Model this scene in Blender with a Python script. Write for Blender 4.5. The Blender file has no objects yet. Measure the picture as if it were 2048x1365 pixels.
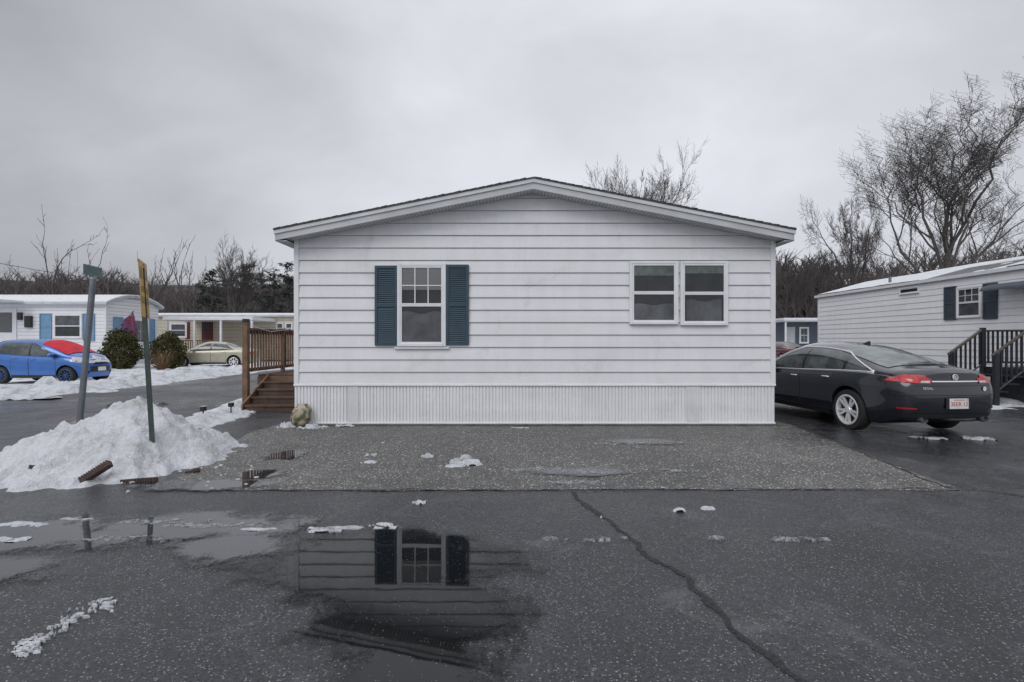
import bpy, bmesh, math, random
from mathutils import Vector, Matrix, noise
R=math.radians
random.seed(7)
scn=bpy.context.scene
col=scn.collection
F=1024.0
# ------------------------------------------------------------------ materials
def newmat(name):
    m=bpy.data.materials.new(name); m.use_nodes=True
    nt=m.node_tree; b=nt.nodes['Principled BSDF']
    return m,nt,b
def mathn(nt,op,a,b=None,c=None,clamp=False):
    n=nt.nodes.new('ShaderNodeMath'); n.operation=op; n.use_clamp=clamp
    for i,v in enumerate((a,b,c)):
        if v is None: continue
        if isinstance(v,(int,float)): n.inputs[i].default_value=v
        else: nt.links.new(v,n.inputs[i])
    return n.outputs[0]
def tnoise(nt,vec,scale,detail=3,rough=.55,dist=0):
    n=nt.nodes.new('ShaderNodeTexNoise'); n.inputs['Scale'].default_value=scale
    n.inputs['Detail'].default_value=detail; n.inputs['Roughness'].default_value=rough
    n.inputs['Distortion'].default_value=dist
    nt.links.new(vec,n.inputs['Vector']); return n.outputs['Fac']
def ramp(nt,fac,stops):
    n=nt.nodes.new('ShaderNodeValToRGB'); e=n.color_ramp.elements
    while len(e)<len(stops): e.new(.5)
    for i,(p,c) in enumerate(stops):
        e[i].position=p
        e[i].color=(c,c,c,1) if isinstance(c,(int,float)) else (c[0],c[1],c[2],1)
    nt.links.new(fac,n.inputs['Fac']); return n.outputs['Color']
def mixc(nt,fac,a,b,mode='MIX'):
    n=nt.nodes.new('ShaderNodeMix'); n.data_type='RGBA'; n.blend_type=mode
    for i,v in ((0,fac),(6,a),(7,b)):
        if isinstance(v,(int,float)): n.inputs[i].default_value=v
        elif isinstance(v,tuple): n.inputs[i].default_value=(v[0],v[1],v[2],1)
        else: nt.links.new(v,n.inputs[i])
    return n.outputs[2]
def coords(nt,stretch=None,kind='Object'):
    tc=nt.nodes.new('ShaderNodeTexCoord'); o=tc.outputs[kind]
    if stretch:
        mp=nt.nodes.new('ShaderNodeMapping'); mp.inputs['Scale'].default_value=stretch
        nt.links.new(o,mp.inputs['Vector']); o=mp.outputs['Vector']
    return o
def bumpn(nt,b,h,strength,dist=.01):
    n=nt.nodes.new('ShaderNodeBump'); n.inputs['Strength'].default_value=strength; n.inputs['Distance'].default_value=dist
    nt.links.new(h,n.inputs['Height']); nt.links.new(n.outputs[0],b.inputs['Normal'])
def mat(name,c,rough=.6,metal=0,var=.12,vs=4,bump=0,bs=40,stretch=None,coat=0,spec=.5):
    m,nt,b=newmat(name)
    v=coords(nt,stretch)
    n=tnoise(nt,v,vs,4)
    lo=tuple(x*(1-var) for x in c); hi=tuple(min(1,x*(1+var)) for x in c)
    cc=ramp(nt,n,[(.3,lo),(.7,hi)])
    nt.links.new(cc,b.inputs['Base Color'])
    b.inputs['Roughness'].default_value=rough; b.inputs['Metallic'].default_value=metal
    b.inputs['Specular IOR Level'].default_value=spec
    if coat:
        b.inputs['Coat Weight'].default_value=coat; b.inputs['Coat Roughness'].default_value=.03
    if bump:
        bumpn(nt,b,tnoise(nt,v,bs,4),bump)
    return m
M={}
def vinyl(name,c,stain=.12,pitch=None,grime=.10):
    m,nt,b=newmat(name)
    v=coords(nt,(.35,.35,4.5)); n=tnoise(nt,v,1.0,2)
    v2=coords(nt,(3,3,.5)); n2=tnoise(nt,v2,1.6,5,.65)
    v3=coords(nt); n3=tnoise(nt,v3,26,3); n4=tnoise(nt,v3,1.3,5,.7,.5)
    a=ramp(nt,n,[(.3,tuple(x*.93 for x in c)),(.7,c)])
    s=ramp(nt,n2,[(.32,1-stain),(.62,1.0)])
    cc=mixc(nt,1.0,a,s,'MULTIPLY')
    s3=ramp(nt,n3,[(.3,.97),(.6,1.0)])
    cc=mixc(nt,1.0,cc,s3,'MULTIPLY')
    s4=ramp(nt,n4,[(.28,1-grime),(.45,1.0)])
    cc=mixc(nt,1.0,cc,s4,'MULTIPLY')
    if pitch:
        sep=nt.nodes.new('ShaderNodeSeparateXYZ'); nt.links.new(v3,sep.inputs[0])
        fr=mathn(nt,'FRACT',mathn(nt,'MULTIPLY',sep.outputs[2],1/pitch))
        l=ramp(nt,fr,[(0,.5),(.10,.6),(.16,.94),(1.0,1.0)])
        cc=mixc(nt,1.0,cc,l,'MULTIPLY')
    nt.links.new(cc,b.inputs['Base Color']); b.inputs['Roughness'].default_value=.45
    bumpn(nt,b,n3,.05)
    return m
M['vinyl']=vinyl('white_vinyl_siding',(.735,.742,.765),.06,None,.14)
M['skirt']=vinyl('white_skirting',(.80,.805,.82),.08,None,.10)
M['vinyl_b']=vinyl('neighbour_vinyl',(.87,.875,.89),.05,None,.06)
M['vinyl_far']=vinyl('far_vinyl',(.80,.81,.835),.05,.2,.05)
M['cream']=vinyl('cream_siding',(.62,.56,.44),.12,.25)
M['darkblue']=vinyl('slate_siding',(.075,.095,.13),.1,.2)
M['lapshade']=mat('painted_lap_shadow',(.21,.215,.225),.7,var=.4,vs=3)  # dark colour that paints the shade beneath each siding lap
M['trim']=mat('white_trim',(.70,.71,.73),.45,var=.07,vs=3,bump=.05)
M['trim_rake']=mat('shaded_rake_trim',(.56,.57,.59),.5,var=.12,vs=3)  # white trim greyed, the rake's shading put into its colour
M['trim2']=mat('grey_trim',(.45,.46,.475),.5,var=.14,vs=2)
M['soffit']=mat('vented_soffit',(.58,.59,.60),.6,var=.1)
M['soffit_groove']=mat('soffit_vent_grooves',(.30,.30,.305),.7,var=.1)
M['shingle']=mat('dark_shingles',(.075,.075,.08),.9,var=.5,vs=22,bump=.6,bs=30)
M['roofmetal']=mat('dark_roof',(.10,.10,.11),.6,var=.3,vs=2)
M['shutter']=mat('teal_shutter_paint',(.024,.056,.083),.5,var=.18,vs=6)
M['shutter_blue']=mat('pale_blue_shutter_paint',(.15,.27,.42),.6)
M['shutter_navy']=mat('slate_shutter_paint',(.045,.06,.08),.6)
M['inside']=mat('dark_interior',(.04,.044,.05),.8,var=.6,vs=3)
M['blind']=mat('window_blind',(.50,.51,.51),.7,var=.1)
M['curtain']=mat('grey_curtain',(.19,.20,.22),.9,var=.5,vs=3)
M['curtain_green']=mat('pale_green_curtain',(.24,.30,.28),.9,var=.45,vs=5)
M['wood']=mat('brown_stained_wood',(.155,.088,.052),.6,var=.45,vs=5,stretch=(1,1,1),bump=.2)
M['wood_dark']=mat('dark_step_wood',(.075,.043,.028),.42,var=.45,vs=6,bump=.2)
M['blackwood']=mat('dark_painted_wood',(.013,.016,.022),.5,var=.3,vs=4)
M['handrail']=mat('weathered_handrail',(.06,.047,.036),.6,var=.3)
M['concrete']=mat('mossy_concrete',(.075,.08,.062),.85,var=.4,vs=5,bump=.4)
M['bark']=mat('grey_bark',(.085,.075,.070),.9,var=.35,vs=3,bump=.5,bs=12,spec=.2)
M['twig']=mat('dark_twigs',(.085,.075,.073),.9,var=.3,vs=1,spec=.2)
M['twig_far']=mat('far_woodland_twigs',(.115,.100,.100),.95,var=.4,vs=.08,spec=.1)
M['needle']=mat('pine_needles',(.075,.084,.072),.85,var=.45,vs=.6,spec=.1)  # lightened, with distance haze put into the needle colour
M['shrub']=mat('evergreen_shrub_leaves',(.068,.066,.030),.9,var=.5,vs=3,spec=.1)
M['deadbush']=mat('dry_brown_stems',(.15,.085,.045),.9,var=.4,vs=5)
M['hill']=mat('wooded_hill',(.085,.076,.077),1,var=.4,vs=.1,spec=.1)
M['galv']=mat('galvanised_pole',(.19,.21,.23),.45,metal=.6,var=.2,vs=6)
M['greenpole']=mat('dark_green_post',(.035,.055,.048),.5,var=.3,vs=8)
M['yellow']=mat('faded_yellow_sign',(.47,.29,.07),.5,var=.35,vs=6)
M['blackpaint']=mat('black_lettering',(.04,.035,.03),.5)
M['signgreen']=mat('street_sign_green',(.08,.14,.135),.5,var=.3,vs=12)
M['signwhite']=mat('street_sign_white',(.25,.32,.31),.5)
M['brick']=mat('red_brown_edging',(.062,.036,.031),.7,var=.4,vs=14,bump=.4)
M['tyre']=mat('tyre_rubber',(.018,.018,.019),.8,var=.2,vs=20)
M['rim']=mat('alloy_rim',(.76,.76,.78),.32,metal=.35,var=.08)
M['rimdark']=mat('dark_blue_rim',(.03,.07,.16),.4,metal=.3)
M['chrome']=mat('chrome_trim',(.80,.81,.83),.22,metal=.5,var=.03)
M['blackplastic']=mat('black_plastic',(.015,.015,.016),.45)
M['redlight']=mat('red_tail_lamp',(.40,.008,.012),.15,coat=.8,var=.45,vs=16)
M['clearlight']=mat('clear_lamp',(.50,.50,.52),.1,coat=.8,var=.2,vs=15)
M['plate']=mat('white_number_plate',(.66,.67,.68),.4,var=.05)
M['platered']=mat('plate_red_lettering',(.45,.03,.04),.5)
M['paint_dark']=mat('charcoal_car_paint',(.0085,.010,.017),.22,metal=.0,coat=1,var=.12,vs=2,spec=.3)
M['paint_blue']=mat('bright_blue_car_paint',(.025,.13,.43),.3,metal=.2,coat=.9,var=.08)
M['paint_gold']=mat('pale_gold_car_paint',(.44,.41,.32),.35,metal=.3,coat=.7,var=.08)
M['paint_red']=mat('dark_red_car_paint',(.09,.012,.015),.3,coat=.8)
M['redcover']=mat('red_windscreen_cover',(.55,.012,.03),.7,var=.25,vs=4,bump=.4,bs=6)
M['maroon']=mat('maroon_door',(.09,.014,.018),.5)
def glassm(name,tint=(.015,.018,.022),rough=.03,alpha=.35,ior=1.6,var=0):
    m,nt,b=newmat(name)
    b.inputs['Base Color'].default_value=(*tint,1); b.inputs['Roughness'].default_value=rough
    b.inputs['IOR'].default_value=ior; b.inputs['Alpha'].default_value=alpha
    v=coords(nt); bumpn(nt,b,tnoise(nt,v,2.2,2),.05)
    if var:
        n=tnoise(nt,v,3.5,3); c=ramp(nt,n,[(.4,tuple(x*(1-var) for x in tint)),(.6,tuple(x*(1+var) for x in tint))]); nt.links.new(c,b.inputs['Base Color'])
    return m
M['glass']=glassm('window_glass',(.02,.024,.028),.03,.42,1.75)
M['carglass']=glassm('tinted_car_glass',(.045,.056,.056),.03,1,1.8,.6)
M['screenglass']=glassm('sloping_car_glass',(.11,.13,.125),.03,1,2.3,.35)
def multicol(name,stops,scale,rough=.7):
    m,nt,b=newmat(name); v=coords(nt); n=tnoise(nt,v,scale,2,.5,.6)
    c=ramp(nt,n,stops); nt.links.new(c,b.inputs['Base Color']); b.inputs['Roughness'].default_value=rough; return m
M['bag']=multicol('printed_plastic_sack',[(.38,(.05,.07,.035)),(.46,(.24,.19,.12)),(.56,(.36,.31,.23)),(.66,(.10,.08,.045))],7,.35)
M['flag']=multicol('patchwork_flag',[(.40,(.02,.03,.16)),(.46,(.28,.01,.02)),(.50,(.05,.02,.02)),(.54,(.32,.02,.02)),(.60,(.02,.04,.20))],5.5)
def snowmat(name,c=(.80,.82,.86),dirt=.35,alpha=None):
    m,nt,b=newmat(name); v=coords(nt)
    n=tnoise(nt,v,3.2,6,.7); n2=tnoise(nt,v,45,4,.7); n4=tnoise(nt,v,11,5,.7)
    a=ramp(nt,n,[(.30,tuple(x*(1-dirt) for x in (c[0],c[1]*.985,c[2]*.95))),(.52,c)])
    s=ramp(nt,n2,[(.27,.25),(.40,1.0)])
    cc=mixc(nt,.7,a,s,'MULTIPLY')
    nt.links.new(cc,b.inputs['Base Color']); b.inputs['Roughness'].default_value=.6
    h=mathn(nt,'ADD',mathn(nt,'MULTIPLY',n4,1.5),mathn(nt,'MULTIPLY',n2,.5)); bumpn(nt,b,h,1.0,.045)
    if alpha:
        n5=tnoise(nt,v,14,6,.75,.8); al=ramp(nt,n5,[(.42,0.0),(.62,alpha)]); nt.links.new(al,b.inputs['Alpha'])
    return m
M['snow']=snowmat('old_snow',(.745,.76,.80),.34); M['snowdirty']=snowmat('slushy_snow',(.68,.70,.74),.55)
M['roofsnowm']=snowmat('roof_snow_cover',(.80,.82,.85),.12)
M['slush']=snowmat('thin_slush',(.55,.57,.60),.4,.8)
def asphalt(name,base,stone,amount,vsc=58,r0=.36,r1=.62,big0=.62,big1=1.3,salt=.0,amount2=.05,fs=75,flo=.35,fhi=1.7):
    m,nt,b=newmat(name); v=coords(nt)
    big=tnoise(nt,v,.45,4,.6,.4); mid=tnoise(nt,v,3.0,5,.6); fine=tnoise(nt,v,fs,3,.75)
    st=None
    for sc_,am,rr_ in ((vsc,amount,.34),(vsc*.62,amount2,.18)):
        vo=nt.nodes.new('ShaderNodeTexVoronoi'); vo.inputs['Scale'].default_value=sc_; vo.inputs['Randomness'].default_value=1
        nt.links.new(v,vo.inputs['Vector'])
        sepc=nt.nodes.new('ShaderNodeSeparateColor'); nt.links.new(vo.outputs['Color'],sepc.inputs[0])
        pick=mathn(nt,'GREATER_THAN',sepc.outputs[0],1-am)
        near=mathn(nt,'LESS_THAN',vo.outputs['Distance'],mathn(nt,'ADD',.14,mathn(nt,'MULTIPLY',sepc.outputs[1],rr_)))
        s=mathn(nt,'MULTIPLY',pick,near)
        s=mathn(nt,'MULTIPLY',s,mathn(nt,'ADD',.12,mathn(nt,'POWER',sepc.outputs[2],1.6)),None,True)
        st=s if st is None else mathn(nt,'MAXIMUM',st,s)
    c0=ramp(nt,big,[(.3,tuple(x*big0 for x in base)),(.7,tuple(x*big1 for x in base))])
    c1=ramp(nt,mid,[(.3,.68),(.7,1.25)]); c2=ramp(nt,fine,[(.32,flo),(.68,fhi)])
    c=mixc(nt,1.0,c0,c1,'MULTIPLY'); c=mixc(nt,1.0,c,c2,'MULTIPLY')
    c=mixc(nt,st,c,stone)
    if salt:
        sn=tnoise(nt,v,1.1,7,.72,1.2); sk=ramp(nt,sn,[(.56,0.0),(.68,salt)])
        c=mixc(nt,sk,c,(.20,.20,.21))
    nt.links.new(c,b.inputs['Base Color'])
    rr=ramp(nt,big,[(.38,r0),(.62,r1)]); 
    r2=mathn(nt,'ADD',rr,mathn(nt,'MULTIPLY',mathn(nt,'SUBTRACT',mid,.5),.45),clamp=True)
    nt.links.new(r2,b.inputs['Roughness'])
    h=mathn(nt,'ADD',mathn(nt,'MULTIPLY',fine,.9),mathn(nt,'MULTIPLY',vo.outputs['Distance'],-.5))
    bumpn(nt,b,h,.7,.007)
    return m
M['road']=asphalt('wet_asphalt',(.029,.030,.034),(.30,.295,.295),.30,88,.20,.50,salt=.28,amount2=.05,fs=60,flo=.25,fhi=2.0)
M['pad']=asphalt('pebbly_driveway',(.085,.083,.080),(.58,.57,.53),.58,48,.42,.75,.50,1.4,salt=.35,amount2=.20,fs=34,flo=.2,fhi=2.1)
def groundmat():
    m,nt,b=newmat('snow_patched_grass'); v=coords(nt)
    n=tnoise(nt,v,.13,6,.65,.3); n2=tnoise(nt,v,4,4,.7)
    g=ramp(nt,n2,[(.3,(.035,.032,.018)),(.7,(.085,.07,.04))])
    k=ramp(nt,n,[(.40,0.0),(.46,1.0)])
    c=mixc(nt,k,g,(.70,.72,.76)); nt.links.new(c,b.inputs['Base Color']); b.inputs['Roughness'].default_value=.9
    bumpn(nt,b,n2,.4,.05); return m
M['ground']=groundmat()
def puddlemat(name,ior,base):
    m,nt,b=newmat(name); v=coords(nt)
    a=nt.nodes.new('ShaderNodeAttribute'); a.attribute_name='depth'
    n=tnoise(nt,v,5,6,.75,.6); n2=tnoise(nt,v,60,3,.7)
    f=mathn(nt,'ADD',a.outputs['Fac'],mathn(nt,'MULTIPLY',mathn(nt,'SUBTRACT',n,.5),1.0))
    f=mathn(nt,'ADD',f,mathn(nt,'MULTIPLY',mathn(nt,'SUBTRACT',n2,.5),.55))
    al=ramp(nt,f,[(.08,0.0),(.40,1.0)])
    vo=nt.nodes.new('ShaderNodeTexVoronoi'); vo.inputs['Scale'].default_value=60; nt.links.new(v,vo.inputs['Vector'])
    sc=nt.nodes.new('ShaderNodeSeparateColor'); nt.links.new(vo.outputs['Color'],sc.inputs[0])
    st=mathn(nt,'MULTIPLY',mathn(nt,'GREATER_THAN',sc.outputs[0],.78),mathn(nt,'LESS_THAN',vo.outputs['Distance'],.20))
    c=mixc(nt,st,base,(.13,.13,.13)); nt.links.new(c,b.inputs['Base Color'])
    b.inputs['Roughness'].default_value=.025; b.inputs['IOR'].default_value=ior
    nt.links.new(al,b.inputs['Alpha'])
    n3=tnoise(nt,v,3.5,2); bumpn(nt,b,n3,.03,.01)
    return m
M['puddle']=puddlemat('standing_water',1.46,(.007,.0072,.008))
M['puddle_b']=puddlemat('shallow_bright_water',2.1,(.03,.031,.034))
# ------------------------------------------------------------------ mesh helper
class MB:
    def __init__(s,T=None): s.v=[]; s.f=[]; s.T=T
    def add(s,vs,fs):
        o=len(s.v)
        for p in vs:
            p=Vector(p); s.v.append(tuple(s.T@p) if s.T is not None else tuple(p))
        s.f+= [tuple(i+o for i in f) for f in fs]
    def box(s,x0,x1,y0,y1,z0,z1):
        s.add([(x0,y0,z0),(x1,y0,z0),(x1,y1,z0),(x0,y1,z0),(x0,y0,z1),(x1,y0,z1),(x1,y1,z1),(x0,y1,z1)],
              [(0,3,2,1),(4,5,6,7),(0,1,5,4),(1,2,6,5),(2,3,7,6),(3,0,4,7)])
    def bbox(s,x0,x1,y0,y1,z0,z1,b=.006):
        bm=bmesh.new(); bmesh.ops.create_cube(bm,size=1)
        for w in bm.verts:
            w.co=Vector((x0+(w.co.x+.5)*(x1-x0),y0+(w.co.y+.5)*(y1-y0),z0+(w.co.z+.5)*(z1-z0)))
        bmesh.ops.bevel(bm,geom=bm.edges[:],offset=b,segments=1,affect='EDGES')
        bm.verts.index_update()
        s.add([w.co for w in bm.verts],[tuple(w.index for w in f.verts) for f in bm.faces]); bm.free()
    def prism(s,poly,y0,y1):
        n=len(poly)
        vs=[(x,y0,z) for x,z in poly]+[(x,y1,z) for x,z in poly]
        fs=[tuple(range(n)),tuple(range(2*n-1,n-1,-1))]+[(i,i+n,(i+1)%n+n,(i+1)%n) for i in range(n)]
        s.add(vs,fs)
    def tube(s,pts,rad,n=6,cap=True):
        pts=[Vector(p) for p in pts]
        if not isinstance(rad,(list,tuple)): rad=[rad]*len(pts)
        vs=[]; fs=[]
        d0=(pts[1]-pts[0]).normalized()
        up=Vector((0,0,1)) if abs(d0.z)<.9 else Vector((1,0,0))
        a=d0.cross(up).normalized()
        for i,p in enumerate(pts):
            d=(pts[min(i+1,len(pts)-1)]-pts[max(i-1,0)]).normalized()
            a=(a-d*a.dot(d)).normalized(); b=d.cross(a)
            for k in range(n):
                t=2*math.pi*k/n; vs.append(p+(a*math.cos(t)+b*math.sin(t))*rad[i])
        for i in range(len(pts)-1):
            for k in range(n):
                fs.append((i*n+k,i*n+(k+1)%n,(i+1)*n+(k+1)%n,(i+1)*n+k))
        if cap: fs+= [tuple(range(n-1,-1,-1)),tuple(range((len(pts)-1)*n,len(pts)*n))]
        s.add(vs,fs)
    def lathe(s,prof,n=32,axis='y',c=(0,0,0)):
        vs=[]; fs=[]; m=len(prof)
        for k in range(n):
            t=2*math.pi*k/n
            for r,a in prof:
                if axis=='y': vs.append((c[0]+r*math.cos(t),c[1]+a,c[2]+r*math.sin(t)))
                else: vs.append((c[0]+r*math.cos(t),c[1]+r*math.sin(t),c[2]+a))
        for k in range(n):
            for j in range(m-1):
                fs.append((k*m+j,k*m+j+1,((k+1)%n)*m+j+1,((k+1)%n)*m+j))
        s.add(vs,fs)
    def grid(s,rows):
        n=len(rows[0]); vs=[p for r in rows for p in r]
        s.add(vs,[(i*n+j,i*n+j+1,(i+1)*n+j+1,(i+1)*n+j) for i in range(len(rows)-1) for j in range(n-1)])
    def build(s,name,m,parent=None,smooth=False,recalc=True,sharp=None,local=False):
        me=bpy.data.meshes.new(name); me.from_pydata(s.v,[],s.f)
        if recalc:
            bm=bmesh.new(); bm.from_mesh(me); bmesh.ops.recalc_face_normals(bm,faces=bm.faces[:]); bm.to_mesh(me); bm.free()
        me.materials.append(M[m] if isinstance(m,str) else m)
        if smooth:
            me.polygons.foreach_set('use_smooth',[True]*len(me.polygons))
            if sharp: me.set_sharp_from_angle(angle=R(sharp))
        o=bpy.data.objects.new(name,me); col.objects.link(o)
        if parent is not None:
            o.parent=parent
            if parent.type=='EMPTY' and not local: o.location=-parent.location
        return o
def tag(o,label,cat,group=None,kind=None):
    if label: o['label']=label
    if cat: o['category']=cat
    if group: o['group']=group
    if kind: o['kind']=kind
    return o
def thing(name,loc,label,cat,group=None,rz=0):
    o=bpy.data.objects.new(name,None); col.objects.link(o); o.location=loc; o.rotation_euler=(0,0,rz)
    o.empty_display_size=.2
    return tag(o,label,cat,group)
def structure(o): o['kind']='structure'; return o
def textmesh(name,txt,size,mt,mtx,parent,ext=.001):
    cu=bpy.data.curves.new(name,'FONT'); cu.body=txt; cu.size=size; cu.align_x='CENTER'; cu.align_y='CENTER'; cu.extrude=ext
    t=bpy.data.objects.new(name,cu); col.objects.link(t)
    dg=bpy.context.evaluated_depsgraph_get(); me=bpy.data.meshes.new_from_object(t.evaluated_get(dg))
    bpy.data.objects.remove(t); me.transform(mtx); me.materials.clear(); me.materials.append(M[mt])
    o=bpy.data.objects.new(name,me); col.objects.link(o); o.parent=parent; return o
def nz(x,y,z=0,s=1,oct=4): return noise.fractal(Vector((x*s,y*s,z)),1.0,2.0,oct)
# ------------------------------------------------------------------ ground
mb=MB(); mb.add([(-500,-60,-.012),(500,-60,-.012),(500,700,-.012),(-500,700,-.012)],[(0,1,2,3)])
structure(mb.build('ground','ground'))
mb=MB(); mb.add([(-60,-8,-.004),(60,-8,-.004),(60,5.6,-.004),(-60,5.6,-.004)],[(0,1,2,3)])
mb.add([(-60,5.6,-.004),(60,5.6,-.004),(60,13.2,-.004),(-60,13.2,-.004)],[(0,1,2,3)])
mb.add([(-12.6,13.2,-.004),(14.5,13.2,-.004),(14.5,70,-.004),(-12.6,70,-.004)],[(0,1,2,3)])
structure(mb.build('road','road'))
pad=[]
for i in range(60):
    x=-3.6+8.15*i/59; pad.append((x,5.16+.03*nz(x,3,s=2)+.02*math.sin(x*1.1),0))
pad+=[(4.62,6.2,0),(4.80,7.6,0),(5.0,9.0,0),(5.0,9.25,0),(-4.2,9.25,0),(-4.3,8.4,0),(-4.05,7.2,0),(-3.8,6.2,0)]
mb=MB(); mb.add(pad,[tuple(range(len(pad)))]); structure(mb.build('driveway','pad'))
def strip(name,pts,w,m,z=.003,seed=0,rough=.35,wmin=.35,wv=1.5):
    mb=MB(); rows=[]; P=[]
    for a,b in zip(pts[:-1],pts[1:]):
        n=max(2,int((Vector(b)-Vector(a)).length/.03))
        for i in range(n): P.append(Vector(a).lerp(Vector(b),i/n))
    P.append(Vector(pts[-1]))
    for i,p in enumerate(P):
        d=(P[min(i+1,len(P)-1)]-P[max(i-1,0)]); d=Vector((d[0],d[1],0)).normalized(); q=Vector((-d.y,d.x,0))
        c=Vector((p[0],p[1],z))+q*.06*nz(i*.03,seed,s=3)
        ww=w*(wmin+wv*abs(nz(i*.04,seed+9,s=3)))
        e=w*rough*nz(i*.16,seed+4,s=2)
        rows.append([tuple(c-q*(ww+e)),tuple(c+q*ww)])
    mb.grid(rows); return structure(mb.build(name,m))
def crackmat():
    m,nt,b=newmat('filled_crack'); v=coords(nt); n=tnoise(nt,v,38,4,.7)
    nt.links.new(ramp(nt,n,[(.3,(.009,.009,.010)),(.7,(.020,.020,.021))]),b.inputs['Base Color']); b.inputs['Roughness'].default_value=.5
    nt.links.new(ramp(nt,n,[(.30,.35),(.55,1.0)]),b.inputs['Alpha']); bumpn(nt,b,n,.5); return m
M['crack']=crackmat()
M['leaf_grit']=mat('leaf_litter_joint',(.055,.038,.028),.9,var=.6,vs=25,bump=.5)
strip('crack',[(.60,5.1),(.66,4.75),(.82,4.2),(.94,3.76),(1.06,3.3),(1.13,2.95),(1.17,2.6),(1.28,2.3),(1.45,1.9)],.024,'crack',0,2,.5,.7,1.3)
strip('driveway_joint',[(4.98,9.1),(4.8,7.6),(4.58,6.2),(4.45,5.25),(5.0,4.95),(6.5,4.7)],.018,'leaf_grit',.006,5)
strip('road_joint',[(-3.5,5.14),(-1.5,5.15),(0.5,5.14),(2.5,5.17),(4.5,5.18)],.014,'crack',.006,8)
# puddles
def ell(x,y,cx,cy,rx,ry,a=0):
    dx=x-cx; dy=y-cy; c=math.cos(a); s=math.sin(a); u=(dx*c+dy*s)/rx; w=(-dx*s+dy*c)/ry
    return 1-math.sqrt(u*u+w*w)
def puddle(x0,x1,y0,y1,ells,step,z,amp=.5,fs=1.6,m='puddle'):
    mb=MB(); nx=int((x1-x0)/step)+1; ny=int((y1-y0)/step)+1; val=[]; vs=[]
    for j in range(ny):
        for i in range(nx):
            x=x0+i*step; y=y0+j*step
            f=max(ell(x,y,*e) for e in ells)+amp*nz(x,y,7,s=fs)*.55
            val.append(f); vs.append((x,y,z))
    fs_=[]
    for j in range(ny-1):
        for i in range(nx-1):
            q=(j*nx+i,j*nx+i+1,(j+1)*nx+i+1,(j+1)*nx+i)
            if max(val[k] for k in q)>-.4: fs_.append(q)
    used=sorted({k for f in fs_ for k in f}); idx={k:i for i,k in enumerate(used)}
    mb.add([vs[k] for k in used],[tuple(idx[k] for k in f) for f in fs_])
    o=mb.build('puddle',m,recalc=False)
    at_=o.data.attributes.new('depth','FLOAT','POINT'); at_.data.foreach_set('value',[val[k] for k in used])
    return structure(o)
puddle(-2.3,.8,1.7,4.6,[(-.88,3.48,1.10,.70,-.12),(-.50,2.85,.66,.72),(-.42,2.3,.42,.42)],.03,.004,.55,2.4)
puddle(-6.6,-1.6,2.7,4.9,[(-2.7,4.15,1.5,.40,-.04),(-3.9,3.9,1.7,.42,.08),(-4.0,3.35,1.3,.34),(-2.1,3.75,.5,.28)],.04,.006,.9,1.7,'puddle_b')
puddle(-4.6,-1.8,4.9,7.6,[(-2.95,6.75,.26,.32,.2),(-2.85,5.75,.32,.25),(-3.2,5.32,.9,.24)],.03,.009,.7,2.2,'puddle_b')
puddle(1.0,3.0,7.1,8.1,[(2.0,7.6,.75,.24)],.03,.009,.5,2,'puddle_b')
puddle(.0,1.8,5.5,6.3,[(.85,5.85,.85,.24)],.03,.009,.6,2,'puddle_b')
puddle(-9.5,-5,7.5,13,[(-7.5,9.6,1.3,.5),(-8.8,12,1.0,.5)],.06,.004,.6,1.2,'puddle_b')
def field(name,x0,x1,y0,y1,step,h,m,thr=-.004,smooth=True):
    nx=int((x1-x0)/step)+1; ny=int((y1-y0)/step)+1; vs=[];
    for j in range(ny):
        for i in range(nx):
            x=x0+i*step; y=y0+j*step; vs.append((x,y,h(x,y)))
    fs=[]
    for j in range(ny-1):
        for i in range(nx-1):
            q=(j*nx+i,j*nx+i+1,(j+1)*nx+i+1,(j+1)*nx+i)
            if max(vs[k][2] for k in q)>thr: fs.append(q)
    used=sorted({k for f in fs for k in f}); idx={k:i for i,k in enumerate(used)}
    mb=MB(); mb.add([(vs[k][0],vs[k][1],max(vs[k][2],-.03)) for k in used],[tuple(idx[k] for k in f) for f in fs])
    return mb.build(name,m,smooth=smooth,recalc=False)
def pile_h(x,y):
    dx=x+4.72; dy=y-6.45
    rx=1.92 if dx<0 else 1.10; ry=1.26 if dy<0 else 1.2
    an=math.atan2(dy,dx)
    r=math.sqrt((dx/rx)**2+(dy/ry)**2)*(1+.20*nz(math.cos(an)*1.2,math.sin(an)*1.2,5,s=2.2)+.05*nz(x,y,9,s=4))
    core=.86*max(-.2,(1-r**.90))
    if r<1.1: core=max(core,.17*(1-r**3))
    l=.12*nz(x,y,1,s=1.8)+.075*abs(nz(x,y,2,s=4.5))+.032*nz(x,y,8,s=12)
    return core+l*min(1,max(0,(1.15-r)*3))-.016-(max(0,r-.98)*.35)
tag(field('snow_pile',-7.4,-3.0,4.7,8.3,.025,pile_h,'snow'),'large dirty-white heap of ploughed snow around the yellow sign post','snow pile')
def seg_d(x,y,a,b):
    ax,ay=a; bx,by=b; t=((x-ax)*(bx-ax)+(y-ay)*(by-ay))/((bx-ax)**2+(by-ay)**2); t=max(0,min(1,t))
    return math.hypot(x-ax-t*(bx-ax),y-ay-t*(by-ay))
def strip_h(x,y):
    d=min(seg_d(x,y,(-5.75,9.0),(-5.95,10.8)),seg_d(x,y,(-5.95,10.8),(-6.8,14.5)),seg_d(x,y,(-6.8,14.5),(-7.0,24)))
    return .12*(1-(d/.50))+.06*nz(x,y,3,s=2.2)+.03*nz(x,y,4,s=9)
tag(field('snow_bank',-8.2,-4.9,8.0,24,.05,strip_h,'snow'),'low ridge of snow along the road beside the wooden steps','snow bank')
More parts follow.
